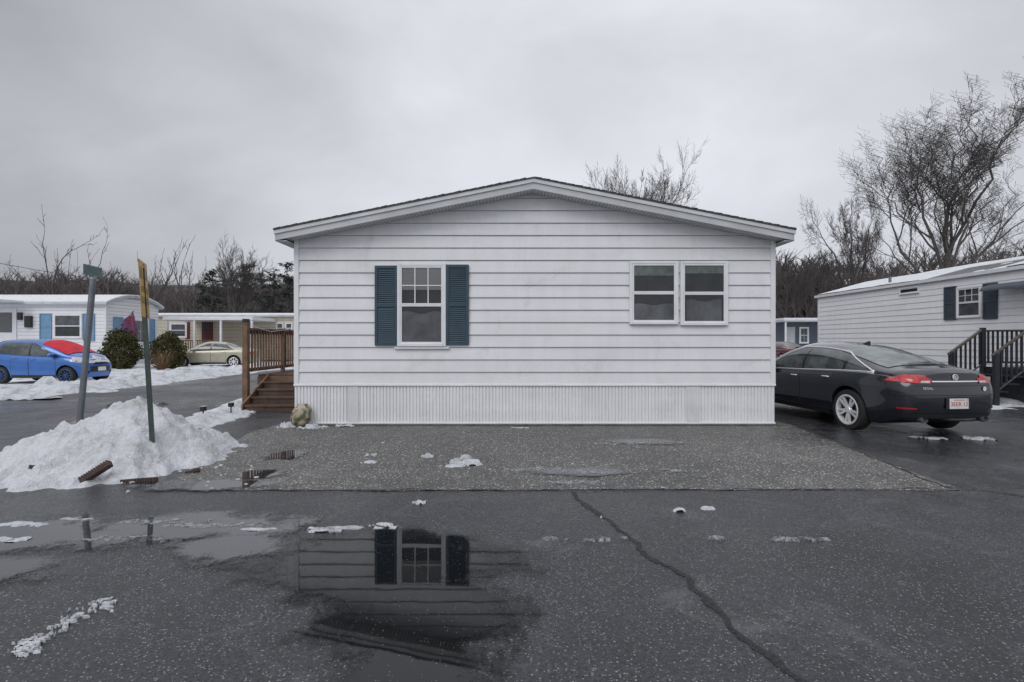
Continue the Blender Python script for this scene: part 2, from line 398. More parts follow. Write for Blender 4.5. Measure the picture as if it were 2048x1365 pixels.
def lot_h(x,y):
    e=min((-12.3-x)/1.2,(y-13.9-.25*math.sin(x*.6))/1.2)
    e=min(e,1)
    ridge=.30*math.exp(-((x+13.3)/.7)**2)*(1 if y>15 else 0)+.22*math.exp(-((y-14.9)/.6)**2)*(1 if x<-12.6 else 0)
    track=-.15 if (16.3<y<19.8 and x<-13.9) else 0
    return min(.05,.10*e)+ (ridge*(.5+1.1*nz(x,y,6,s=.9)) if e>0 else 0)+.14*nz(x,y,1,s=.8)+.04*nz(x,y,1,s=5)+track
structure(field('snowy_verge',-32,-11.6,13.0,34,.13,lot_h,'snowdirty'))
def r_h(x,y):
    return .10*(1-seg_d(x,y,(10.6,12.4),(13.6,12.9))/.9)+.07*nz(x,y,1,s=1.8)
tag(field('snow_bank',9.5,14,11.2,14.2,.08,r_h,'snowdirty'),'thin patchy snow lying under the dark painted steps at right','snow bank')
def kl(px,py,rx,ry,h): 
    p=1.5*F/(py-682); return ((px-1024)/F*p,p,rx,ry,h)
bits=[kl(930,926,.15,.07,.05),kl(908,933,.16,.05,.02),kl(932,918,.06,.06,.06),kl(948,930,.10,.04,.02),kl(745,910,.07,.06,.03),kl(738,925,.08,.05,.02),kl(855,914,.06,.04,.05),kl(838,1006,.05,.03,.03),
 kl(1360,1021,.06,.025,.02),kl(1415,1018,.05,.03,.02),kl(700,1056,.30,.03,.008),kl(640,1062,.14,.025,.008),kl(765,1050,.1,.03,.012),kl(520,1060,.12,.03,.008),
 kl(40,1050,.20,.06,.015),kl(150,1040,.12,.03,.01),kl(1955,877,.17,.12,.03),kl(1870,877,.12,.06,.02),kl(1830,874,.07,.05,.015),
 kl(700,852,.20,.08,.03),kl(625,855,.22,.13,.06),kl(578,853,.14,.16,.10),kl(1040,856,.12,.03,.01),kl(480,893,.10,.06,.03),kl(10,1080,.15,.05,.01)]
rg=random.Random(3)
for i in range(120):
    t=rg.random(); wv=math.sin(t*7)*8; bits.append(kl(30+195*t+rg.uniform(-14,14),1300-100*t+wv+rg.uniform(-14,14),rg.uniform(.006,.022),rg.uniform(.004,.013),.004))
for i in range(10): bits.append(kl(rg.uniform(560,1500),rg.uniform(870,1040),rg.uniform(.01,.02),rg.uniform(.01,.02),.008))
for i in range(26): bits.append(kl(rg.uniform(250,520),rg.uniform(930,985),rg.uniform(.01,.025),rg.uniform(.01,.02),.012))
def patches(bits,name,m,lift=.008,base=.9):
    mb=MB()
    for (cx,cy,rx,ry,h) in bits:
        n=max(8,min(50,int(rx/.010))); m_=max(6,min(26,int(ry/.008)))
        vs=[];fs=[]
        for j in range(m_+1):
            for i in range(n+1):
                u=-1.25+2.5*i/n; w=-1.25+2.5*j/m_; x=cx+u*rx; y=cy+w*ry
                r=math.sqrt(u*u+w*w)
                f=(1-r)*base+ 1.1*nz(x,y,cx*3,s=9)+.55*nz(x,y,2,s=35)
                vs.append((x,y,lift+h*min(f,.8) if f>0 else -.02))
        for j in range(m_):
            for i in range(n):
                q=(j*(n+1)+i,j*(n+1)+i+1,(j+1)*(n+1)+i+1,(j+1)*(n+1)+i)
                if max(vs[k][2] for k in q)>0: fs.append(q)
        mb.add(vs,fs)
    return mb.build(name,m,smooth=True,recalc=False)
tag(patches(bits,'snow_patches','snowdirty'),'small scattered patches of melting snow on the asphalt','snow',kind='stuff')
sl_=[kl(1610,1079,.22,.03,.004),kl(1110,1078,.09,.02,.004),kl(1190,1080,.09,.03,.004),kl(1250,1076,.05,.02,.004),kl(1435,1076,.06,.02,.004),kl(1060,940,.30,.08,.004),kl(1190,944,.40,.09,.005),kl(1350,942,.2,.06,.004),
 kl(1250,887,.45,.08,.004),kl(1345,885,.3,.08,.004),kl(250,1078,.35,.06,.004),kl(430,1052,.4,.06,.004),kl(330,1045,.3,.05,.004),kl(1150,965,.3,.06,.004)]
tag(patches(sl_,'slush_film','slush',.011,1.1),'thin grey film of slush and ice over the wet asphalt','slush',kind='stuff')
# ------------------------------------------------------------------ window / siding helpers
def Tm(loc,rz=0): return Matrix.Translation(Vector(loc))@Matrix.Rotation(rz,4,'Z')
def lap_wall(T,x0,x1,z0,top,pitch,yf=0,maxz=5,name='siding',m='vinyl',parent=None,lip=.018,shade_h=.009):
    mb=MB(T); shd=MB(T); z=z0
    def ext(zz):
        N=200; xs=[x0+(x1-x0)*i/N for i in range(N+1)]
        ok=[x for x in xs if top(x)>=zz-1e-6]
        if not ok: return None
        a,b=ok[0],ok[-1]; st=(x1-x0)/N
        if a>x0:
            lo,hi=a-st,a
            for _ in range(20):
                mid=(lo+hi)/2
                if top(mid)>=zz: hi=mid
                else: lo=mid
            a=hi
        if b<x1:
            lo,hi=b,b+st
            for _ in range(20):
                mid=(lo+hi)/2
                if top(mid)>=zz: lo=mid
                else: hi=mid
            b=lo
        return a,b
    while z<maxz:
        e0=ext(z)
        if e0 is None: break
        zt=z+pitch; e1=ext(zt)
        if e1 is None:
            best=max((top(x0+(x1-x0)*i/400),x0+(x1-x0)*i/400) for i in range(401)); zt=best[0]; e1=(best[1]-.01,best[1]+.01)
        ya=yf-lip; yb=yf-.002; zz=z+.012
        mb.add([(e0[0],ya,z),(e0[1],ya,z),(e0[1],ya-.001,zz),(e0[0],ya-.001,zz),(e1[1],yb,zt),(e1[0],yb,zt),(e0[0],yf+.002,z),(e0[1],yf+.002,z)],
               [(0,1,2,3),(3,2,4,5),(6,7,1,0)])
        if z>z0+.01 and shade_h: shd.add([(e0[0]+.01,yf-.0055,z-shade_h),(e0[1]-.01,yf-.0055,z-shade_h),(e0[1]-.01,yf-.0055,z),(e0[0]+.01,yf-.0055,z)],[(0,1,2,3)])
        z+=pitch
    o=mb.build(name,m,parent,recalc=False)
    if shd.v: shd.build('lap_shadow_strips','lapshade',o,recalc=False)  # thin dark strips added below the butts as painted lap shadow
    return o
def window(parent,T,cx,z0,z1,w,double=True,grid=None,blind=None,curtain=None,fr=.055,frame_m='trim',proud=.055):
    x0=cx-w/2; x1=cx+w/2
    mb=MB(T)
    mb.bbox(x0,x0+fr,-proud,-.002,z0,z1); mb.bbox(x1-fr,x1,-proud,-.002,z0,z1)
    mb.bbox(x0+fr,x1-fr,-proud+.002,-.003,z1-fr,z1); mb.bbox(x0+fr-.001,x1-fr+.001,-proud-.012,-.003,z0,z0+fr)
    wn=mb.build('window',frame_m,parent)
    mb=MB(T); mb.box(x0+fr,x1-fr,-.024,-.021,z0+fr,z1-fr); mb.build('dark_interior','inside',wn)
    a=x0+fr; b=x1-fr; c=z0+fr; d=z1-fr; s=.028; mid=(c+d)/2
    halves=[(c,mid),(mid,d)] if double else [(c,d)]
    for i,(p,q) in enumerate(halves):
        mb=MB(T); yo=-.046 if (double and i==1) else -.042
        mb.box(a,a+s,yo,-.030,p,q); mb.box(b-s,b,yo,-.030,p,q); mb.box(a+s,b-s,yo+.001,-.030,p,p+s); mb.box(a+s,b-s,yo+.001,-.030,q-s,q)
        mb.build('sash',frame_m,wn)
        mb=MB(T); mb.add([(a+s,-.035,p+s),(b-s,-.035,p+s),(b-s,-.035,q-s),(a+s,-.035,q-s)],[(0,1,2,3)]); mb.build('pane','glass',wn,recalc=False)
    if grid:
        gx,gz,lo=grid; mb=MB(T); p,q=(mid,d) if lo=='top' else (c,d)
        for i in range(1,gx):
            xx=a+s+(b-a-2*s)*i/gx; mb.box(xx-.009,xx+.009,-.041,-.036,p+s,q-s)
        for i in range(1,gz):
            zz=p+(q-p)*i/gz; mb.box(a+s,b-s,-.0405,-.0365,zz-.009,zz+.009)
        mb.build('glazing_bars',frame_m,wn)
    if blind:
        mb=MB(T); zt=d; zb=d-(d-c)*blind; z=zt
        while z>zb:
            mb.add([(a,-.032,z),(b,-.032,z),(b,-.027,z-.026),(a,-.027,z-.026)],[(0,1,2,3)]); z-=.028
        mb.build('blind','blind',wn,recalc=False)
    if curtain:
        cl=curtain if isinstance(curtain,list) else [curtain]
        for mm,u0,u1,v0,v1 in cl:
            mb=MB(T); rows=[]
            for j in range(9):
                v=v0+(v1-v0)*j/8; row=[]
                for i in range(41):
                    u=u0+(u1-u0)*i/40
                    vv=v+(.05*(v1-v0)*math.sin(u*6.3*1.5) if j==8 else 0)
                    row.append((a+(b-a)*u,-.028-.003*math.sin(u*38+.8*math.sin(v*5)),min(d-.002,c+(d-c)*vv)))
                rows.append(row)
            mb.grid(rows); mb.build('curtain',mm,wn,smooth=True,recalc=False)
    return wn
def shutter(parent,T,x0,x1,z0,z1,m,fine=True):
    mb=MB(T); f=.05 if fine else .04
    mb.bbox(x0,x0+f,-.052,-.018,z0,z1,.004); mb.bbox(x1-f,x1,-.052,-.018,z0,z1,.004)
    zm=(z0+z1)/2
    for a,b in ((z0,z0+f),(zm-f/2,zm+f/2),(z1-f,z1)): mb.box(x0+f,x1-f,-.050,-.018,a,b)
    mb.box(x0+f,x1-f,-.024,-.019,z0+f,z1-f)
    if fine:
        for a,b in ((z0+f,zm-f/2),(zm+f/2,z1-f)):
            z=a+.005
            while z<b-.02:
                mb.add([(x0+f,-.046,z),(x1-f,-.046,z),(x1-f,-.028,z+.030),(x0+f,-.028,z+.030)],[(0,1,2,3)]); z+=.034
    return mb.build('shutter',m,parent,recalc=False)
# ------------------------------------------------------------------ main house
HY=9.14
H=thing('mobile_home',(.4,HY,0),'large white mobile home in the centre with teal shutters and ribbed white skirting','house')
XL,XR=-3.87,4.68
def px2x(px): return (px-1024)/F*HY
def py2z(py): return 1.5+(682-py)/F*HY
ex0,ex1,xp=-4.09,4.87,.37; ze,zp=3.40,4.29
def rl(x): return ze+(zp-ze)*(x-ex0)/(xp-ex0) if x<xp else ze+(zp-ze)*(ex1-x)/(ex1-xp)
T0=Tm((0,HY,0)); TW=Tm((0,HY-.010,0))
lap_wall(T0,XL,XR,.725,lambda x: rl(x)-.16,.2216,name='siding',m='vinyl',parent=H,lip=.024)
mb=MB(); mb.prism([(XL+.02,.1),(XR-.02,.1),(XR-.02,rl(XR)-.15),(xp,zp-.15),(XL+.02,rl(XL)-.15)],HY+.004,HY+15); mb.build('wall','vinyl',H)
for a_,b_ in ((XL-.012,XL+.075),(XR-.075,XR+.012)):
    mb=MB(T0); mb.bbox(a_,b_,-.036,.08,.72,rl(XL)-.13); mb.build('corner_trim','trim',H)
mb=MB(T0); xs=[]; p=.118; x=XL
while x<XR-.001:
    for dx,y in ((0,-.014),(.035,-.014),(.039,.004),(.051,.004),(.055,-.014),(.094,-.014),(.098,.004),(.112,.004)):
        if x+dx<XR: xs.append((x+dx,y-.008+.003*math.sin((x+dx)*2.1)))
    x+=p
xs.append((XR,-.012)); rows=[]
for z in (.03,.36,.70): rows.append([(a,b+(0.004 if z==.36 else 0),z) for a,b in xs])
mb.grid(rows); mb.build('skirting','skirt',H,recalc=False)
mb=MB(T0); mb.bbox(XL-.015,XR+.015,-.045,0,.695,.735,.008); mb.build('skirting_track','trim',H)
mb=MB(T0); mb.bbox(XL-.01,XR+.01,-.038,0,.022,.055,.006); mb.build('skirting_track','trim',H)
M['skirt_old']=vinyl('older_skirting',(.70,.71,.73),.10)
for pa,pb in ((696,718),(1373,1398)):
    mb=MB(T0); a,b=px2x(pa),px2x(pb); n=max(3,int((b-a)/.03)); rows=[]
    for z in (.058,.69): rows.append([(a+(b-a)*i/(n*4),-.0265-(.005 if (i%4) in (0,1) else 0),z) for i in range(n*4+1)])
    mb.grid(rows); mb.build('skirting_panel','skirt_old',H,recalc=False)
mb=MB(); mb.bbox(XL+.02,XR+.22,HY-.10,HY+.3,-.05,.022,.01); mb.build('concrete_edge','concrete',H)
def chev(o0,o1,a=ex0,b=ex1):
    return [(a,rl(a)+o0),(xp,zp+o0),(b,rl(b)+o0),(b,rl(b)+o1),(xp,zp+o1),(a,rl(a)+o1)]
RY=8.80
mb=MB(); mb.prism(chev(.022,.002,ex0,ex1),RY-.045,HY+15.3); rf=mb.build('roof','shingle',H)
mb=MB(); x=ex0
while x<ex1-.1:
    if not(xp-.14<x<xp):
        mb.add([(x,RY-.05,rl(x)+.024),(x+.13,RY-.05,rl(x+.13)+.024),(x+.13,RY-.05,rl(x+.13)+.030+.010*random.random()),(x,RY-.05,rl(x)+.027),
                (x,HY+3,rl(x)+.024),(x+.13,HY+3,rl(x+.13)+.024),(x+.13,HY+3,rl(x+.13)+.034),(x,HY+3,rl(x)+.027)],[(0,1,2,3),(3,2,6,7),(1,5,6,2)])
    x+=.14
mb.build('shingle_courses','shingle',rf,recalc=False)
mb=MB(); mb.prism(chev(-.002,-.065,ex0+.005,ex1-.005),RY-.030,RY+.02); mb.build('rake_trim','trim_rake',rf)
mb=MB(); mb.prism(chev(-.060,-.175,ex0+.02,ex1-.02),RY-.006,RY+.022); mb.build('rake_board','trim2',rf)  # the grey carries this board's shading in its colour
mb=MB(); mb.prism(chev(-.15,-.162,ex0+.03,ex1-.03),RY+.02,HY-.004); 
mb.build('soffit','soffit',rf)
mb=MB(); x=ex0+.1
while x<ex1-.1:
    mb.add([(x,RY+.03,rl(x)-.164),(x+.012,RY+.03,rl(x+.012)-.164),(x+.012,HY-.01,rl(x+.012)-.164),(x,HY-.01,rl(x)-.164)],[(0,1,2,3)])
    x+=.06
mb.build('soffit_vents','soffit_groove',rf,recalc=False)
for xa,xb in ((ex0+.005,ex0+.03),(ex1-.03,ex1-.005)):
    mb=MB(); z=rl(ex0); mb.box(xa,xb,RY+.022,HY+15.2,z-.175,z-.003); mb.build('eave_fascia','trim2',rf)
for xa,xb in ((ex0+.03,XL-.012),(XR+.012,ex1-.03)):
    mb=MB(); mb.box(xa,xb,RY+.02,HY+15.1,ze-.178,ze-.166); mb.build('eave_soffit','soffit',rf)
w1c=px2x(844); window(H,TW,w1c,py2z(693),py2z(527),px2x(893)-px2x(796),True,(3,2,'top'),.30,[('curtain',0.03,.97,.02,.40)])
shutter(H,TW,px2x(751),px2x(796),py2z(691),py2z(532),'shutter'); shutter(H,TW,px2x(893),px2x(938),py2z(690),py2z(530),'shutter')
window(H,TW,px2x(1306.5),py2z(649),py2z(523),px2x(1355)-px2x(1258),True,None,None,[('curtain_green',.02,.98,.80,.99),('curtain',.05,.95,.0,.30)],fr=.05)
window(H,TW,px2x(1406.5),py2z(651),py2z(523),px2x(1454)-px2x(1359),True,None,None,[('curtain_green',.02,.98,.84,.99),('curtain',.08,.92,.0,.38)],fr=.05)
mb=MB(T0); mb.box(px2x(790),px2x(899),-.06,-.0185,py2z(694)-.03,py2z(694)-.002); mb.build('window_sill','trim',H)
mb=MB(); mb.tube([(-4.02,9.7,.1),(-4.02,9.7,3.15)],.022,8); mb.tube([(-4.02,9.7,2.4),(-3.85,9.7,2.4)],.012,6); mb.build('conduit_pipe','galv',H)
# ------------------------------------------------------------------ wooden deck
D=thing('wooden_deck',(-5,11.8,0),'brown stained wooden deck with steps and slatted rail at left side of the white home','deck')
DX0,DX1=-5.95,-3.92; DZ=.72
mb=MB(); y=12.0
while y<17.5: mb.box(DX0,DX1,y,y+.13,DZ-.035,DZ); y+=.138
mb.build('deck_boards','wood_dark',D)
mb=MB(); mb.bbox(DX0-.02,DX0+.02,12.0,17.5,DZ-.24,DZ-.04); mb.bbox(DX0,DX1,11.96,12.0,DZ-.24,DZ-.04); mb.build('rim_joist','wood',D)
n=5
for i in range(n-1):
    z=DZ*(i+1)/n; y=10.85+.27*i
    mb=MB(); mb.bbox(DX0+.28,DX1,y-.03,y+.29,z-.04,z); mb.box(DX0+.30,DX1-.01,y,y+.02,z-.144,z-.041); mb.build('step','wood_dark',D)
mb=MB()
vs=[(DX0+.24,10.8,0),(DX0+.24,10.8,.16),(DX0+.24,11.95,DZ),(DX0+.24,11.95,.3),(DX0+.24,11.3,0)]
mb.add(vs+[(a+.035,b,c) for a,b,c in vs],[(0,1,2,3,4),(9,8,7,6,5),(0,5,6,1),(1,6,7,2),(2,7,8,3),(3,8,9,4),(4,9,5,0)]); mb.build('stringer','wood',D)
def post(x,y,z0,z1,s=.05):
    mb=MB(); mb.bbox(x-s,x+s,y-s,y+s,z0,z1,.008); mb.bbox(x-s-.015,x+s+.015,y-s-.015,y+s+.015,z1,z1+.03,.008); return mb.build('post','wood',D)
post(-6.0,11.55,0,1.88,.06)
for y in (13.4,15.2,17.4): post(-6.0,y,0,1.80,.045)
post(-4.6,17.4,DZ,1.8,.045)
mb=MB(); mb.bbox(-6.07,-5.93,11.6,17.4,1.76,1.80); mb.bbox(-6.02,-5.98,11.6,17.4,1.66,1.755); mb.bbox(-6.02,-5.98,11.6,17.4,.80,.88); mb.build('handrail','wood',D)
y=11.72; mb=MB()
while y<17.35: mb.box(-5.978,-5.945,y,y+.038,.80,1.74); y+=.135
mb.build('balusters','wood',D)
mb=MB(); mb.bbox(-6.06,-5.94,11.49,11.61,1.915,2.0,.01); mb.build('post_lamp','blackplastic',D)
mb=MB(); mb.tube([(-5.92,11.6,1.85),(-5.7,12.1,1.72),(-5.5,12.6,1.78),(-5.92,13.4,1.86)],.008,5); mb.build('hanging_cord','trim2',D,smooth=True)
# ------------------------------------------------------------------ sack, solar lights
S=MB(); rows=[]
for j in range(13):
    v=j/12; row=[]
    for i in range(24):
        a=2*math.pi*i/24; wz=math.sin(math.pi*min(1,max(.0,v*.92+.05)))**.45
        rx=.19*(wz if v<.9 else .55)*(1-.15*v); ry=.11*wz*(1-.55*v)
        c,s_=math.cos(a),math.sin(a)
        x=rx*abs(c)**.6*(1 if c>0 else -1); y=ry*abs(s_)**.8*(1 if s_>0 else -1)
        k=1+.14*nz(c*1.5,s_*1.5,v*3,s=1.3)
        row.append((-3.73+x*k+.05*v,9.00-.03+y*k+.04*v,.012+.38*v+.02*nz(c,s_,v*4,s=2)))
    row.append(row[0]); rows.append(row)
S.grid(rows); S.add(rows[-1][:-1],[tuple(range(24))]); S.add(rows[0][:-1],[tuple(range(24))])
tag(S.build('sack','bag',smooth=True),'printed plastic sack slumped against the front left corner of the white home','sack')
for (x,y) in ((-5.88,9.75),(-5.68,10.35)):
    t=thing('solar_light',(x,y,0),'x',"light",'solar lights in the snow ridge')
    t['label']='small black solar light in the snow ridge, '+('nearer to the snow pile' if y<10 else 'nearer to the wooden steps')
    mb=MB(); mb.tube([(x,y,0),(x,y,.2)],.012,6); mb.build('stake','blackplastic',t)
    mb=MB(); mb.bbox(x-.045,x+.045,y-.045,y+.045,.17,.25,.012); mb.build('lamp_head','blackplastic',t)
    mb=MB(); mb.bbox(x-.05,x+.05,y-.05,y+.05,.252,.262,.003); mb.build('cap','trim2',t)
# ------------------------------------------------------------------ signs
t=thing('street_sign',(-6.62,7.8,0),'grey leaning pole topped by a small green street name sign','sign')
b0=Vector((-6.62,7.8,-.1)); b1=Vector((-6.38,7.8,2.44))
mb=MB(); mb.tube([b0,b1],.042,12); mb.build('pole','galv',t,smooth=True,sharp=40)
mb=MB(); mb.tube([b1,b1+Vector((.006,0,.05))],[.05,.03],12); mb.build('cap','galv',t)
TG=Tm((-6.385,7.8,2.565),R(101))
mb=MB(TG); mb.bbox(-.23,.23,-.004,.004,-.080,.080,.002); pl=mb.build('sign_plate','signgreen',t)
mb=MB(TG)
for k in (-1,1): mb.box(-.215,.215,-.0062,-.0050,.066*k-.003,.066*k+.003)
mb.build('sign_border','signwhite',pl)
t=thing('warning_sign',(-4.19,6.0,0),'faded yellow sign seen almost edge-on on a dark green post in the snow pile','sign')
b0=Vector((-4.19,6.0,.0)); b1=Vector((-4.335,6.0,2.36))
mb=MB()
q=[(-.03,-.012),(-.018,.014),(.018,.014),(.03,-.012),(.018,-.008),(-.018,-.008)]
vs=[b0+Vector((a,b,0)) for a,b in q]+[b1+Vector((a,b,0)) for a,b in q]
mb.add(vs,[tuple(range(6)),tuple(range(11,5,-1))]+[(i,(i+1)%6,(i+1)%6+6,i+6) for i in range(6)]); mb.build('post','greenpole',t)
TS=Matrix.Translation(Vector((-4.300,5.985,2.10)))@Matrix.Rotation(R(-3.5),4,'Y')@Matrix.Rotation(R(116),4,'Z')
mb=MB(TS); mb.bbox(-.23,.23,-.003,.003,-.33,.33,.002); pl=mb.build('sign_plate','yellow',t)
for z0,z1,n_,w in ((.12,.25,5,.05),(-.04,.03,7,.035),(-.17,-.09,6,.04)):
    mb=MB(TS)
    for i in range(n_):
        xx=-.17+.34*i/(n_-1); mb.box(xx-w*.35,xx+w*.05,-.0052,-.0034,z0,z1); mb.box(xx+w*.05,xx+w*.3,-.0052,-.0034,z0,z0+.02)
    mb.build('worn_lettering','blackpaint',pl)
for z in (.29,-.29): mb=MB(TS); mb.lathe([(0,-.010),(.014,-.010),(.014,-.003)],10,'y',(0,0,z)); mb.build('bolt','galv',pl)
def edging(px,py,Y,L,rz,rx,ry,label,zo=.02,hh=1):
    x=(px-1024)/F*Y; z=max(0,pile_h(x,Y))+zo
    mb=MB(Matrix.Translation(Vector((x,Y,z)))@Matrix.Rotation(R(rz),4,'Z')@Matrix.Rotation(R(ry),4,'Y')@Matrix.Rotation(R(rx),4,'X'))
    n_=int(L/.026); mb.bbox(-L/2,L/2,-.03,.03,-.045*hh,.04*hh,.008)
    for i in range(n_): 
        a=-L/2+.012+i*(L-.012)/n_; mb.bbox(a,a+.014,-.038,.038,-.04*hh,.047*hh,.003)
    tag(mb.build('edging_brick','brick'),label,'edging brick','edging bricks in the snow pile')
edging(182,945,5.36,.42,18,-30,-34,'red-brown ribbed edging brick tilted steeply at front of the snow pile',.05,.85)
edging(278,944,5.46,.36,6,-10,-3,'dark ribbed edging brick lying level in the snow, right of the tilted one',.008,.6)
edging(385,922,5.85,.15,20,-20,-14,'short red-brown edging brick at right end of the snow pile',.005,.5)
edging(75,962,5.42,.16,-10,-10,4,'mostly buried red-brown edging brick at left foot of the snow pile',-.012,.5)
# ------------------------------------------------------------------ cars
def interp(pts):
    xs=[p[0] for p in pts]; ys=[p[1] for p in pts]; n=len(xs)
    dl=[(ys[i+1]-ys[i])/(xs[i+1]-xs[i]) for i in range(n-1)]
    m=[dl[0]]+[0 if dl[i-1]*dl[i]<=0 else 2*dl[i-1]*dl[i]/(dl[i-1]+dl[i]) for i in range(1,n-1)]+[dl[-1]]
    def f(x):
        if x<=xs[0]: return ys[0]
        if x>=xs[-1]: return ys[-1]
        i=0
        while x>xs[i+1]: i+=1
        h=xs[i+1]-xs[i]; t=(x-xs[i])/h
        return (2*t**3-3*t*t+1)*ys[i]+(t**3-2*t*t+t)*h*m[i]+(-2*t**3+3*t*t)*ys[i+1]+(t**3-t*t)*h*m[i+1]
    return f
def sstep(t): t=max(0,min(1,t)); return t*t*(3-2*t)
class Car:
    def __init__(s,P):
        s.P=P; s.Zt=interp(P['top']); s.Zb=interp(P['belt']); s.Wb=interp(P['plan']); s.tp=interp(P['taper'])
        s.g=interp([(0,.905),(.16,.955),(.36,.982),(.55,.984),(.74,1.0),(.88,.992),(1,.95)]); s.zl=interp(P['low'])
        s.x0=P['top'][0][0]; s.x1=P['top'][-1][0]; s.p=P.get('p',2.0); s.r=P.get('r',2.4)
        s.W=max(p[1] for p in P['plan'])
    def half(s,x,z):
        zb=s.Zb(x); wb=s.Wb(x)
        if z<=zb: return wb*s.g((z-s.zl(x))/(zb-s.zl(x)))
        q=min(1,(z-zb)/(s.Zt(x)-zb)); return wb*.95*s.tp(x)*(max(0,1-q**s.p))**(1/s.r)
    def warp(s,x,y,z):
        er=sstep((s.x0+.55-x)/.55); ef=sstep((x-s.x1+.55)/.55)
        rr=s.P['rake']; d=0
        zz=z-.62
        d+=er*( (rr[0]*(zz/.5)**2 if zz>0 else rr[1]*(zz/.4)**2) + .13*(y/s.W)**2 )
        d-=ef*( (rr[2]*(zz/.4)**2 if zz>0 else .06*(zz/.4)**2) + .20*(y/s.W)**2 )
        return (x+d,y,z)
    def ring(s,x,f=1):
        zb=s.Zb(x); zl=s.zl(x); zt=s.Zt(x); pts=[(0,zl),(s.Wb(x)*.5,zl),(s.Wb(x)*.86,zl)]
        for i in range(14):
            t=i/13; pts.append((s.Wb(x)*s.g(t),zl+(zb-zl)*(.02+.98*t)))
        pts.append((s.Wb(x)*.95*(1+s.tp(x))/2,zb+.004))
        for i in range(0,19):
            a=i/18*math.pi/2
            q=math.sin(a)**(2/s.p); y=s.Wb(x)*.95*s.tp(x)*max(0,math.cos(a))**(2/s.r)
            pts.append((y if i<18 else 0,zb+.008+(zt-zb-.008)*q))
        zc=(zl+zt)/2
        full=pts+[(-a,b) for a,b in pts[-2:0:-1]]
        return [s.warp(x,a*f,zc+(b-zc)*f) for a,b in full]
    def side(s,sg,cols,off=.004,nt=8):
        rows=[]
        for x,z0,z1 in cols:
            row=[]
            for j in range(nt+1):
                z=z0+(z1-z0)*j/nt; y=s.half(x,z)+off; a,b,c=s.warp(x,y,z); row.append((a,sg*b,c))
            rows.append(row)
        return rows
    def zq(s,x,q): return s.Zb(x)+q*(s.Zt(x)-s.Zb(x))
    def topgrid(s,xs,lo,off=.008,n=24):
        rows=[]
        for x in xs:
            row=[]; a0=R(lo(x)); sl=(s.Zt(x+.02)-s.Zt(x-.02))/.04; l=math.hypot(1,sl)
            for j in range(n+1):
                a=a0+(math.pi-2*a0)*j/n
                q=abs(math.sin(a))**(2/s.p); y=s.Wb(x)*.95*s.tp(x)*abs(math.cos(a))**(2/s.r)*(1 if math.cos(a)>0 else -1)
                z=s.Zb(x)+.008+(s.Zt(x)-s.Zb(x)-.008)*q
                w=s.warp(x,y*(1+off),z); row.append((w[0]-sl/l*off,w[1],w[2]+off/l))
            rows.append(row)
        return rows
    def outl(s,end,u):
        xe=s.x0 if end<0 else s.x1; we=s.Wb(xe)
        if u<=we: return xe,u
        u-=we; x=xe; y=we; st=.01
        while u>0:
            x2=x-end*st; y2=s.Wb(x2); l=math.hypot(st,y2-y)
            if l>u: k=u/l; return x+(x2-x)*k,y+(y2-y)*k
            u-=l; x,y=x2,y2
        return x,y
    def endpatch(s,end,sg,us,z0,z1,off=.006,nt=5):
        rows=[]
        for u in us:
            x,y=s.outl(end,abs(u)); x2,y2=s.outl(end,abs(u)+.01); su=(-1 if u<0 else 1)*sg
            tx,ty=x2-x,y2-y; l=math.hypot(tx,ty); nx,ny=ty/l,-tx/l
            if end<0: nx,ny=-abs(nx),abs(ny)
            else: nx,ny=abs(nx),abs(ny)
            a=z0(u) if callable(z0) else z0; b=z1(u) if callable(z1) else z1; row=[]
            for j in range(nt+1):
                z=a+(b-a)*j/nt
                yy=y*s.half(x,z)/max(.01,s.Wb(x)); w=s.warp(x,yy,z)
                row.append((w[0]+nx*off,(w[1]+ny*off)*su,w[2]))
            rows.append(row)
        return rows
def lin(a,b,n): return [a+(b-a)*i/n for i in range(n+1)]
def mesh_part(name,rows,m,parent,smooth=True):
    mb=MB(); mb.grid(rows); return mb.build(name,m,parent,smooth=smooth,recalc=False,local=True)
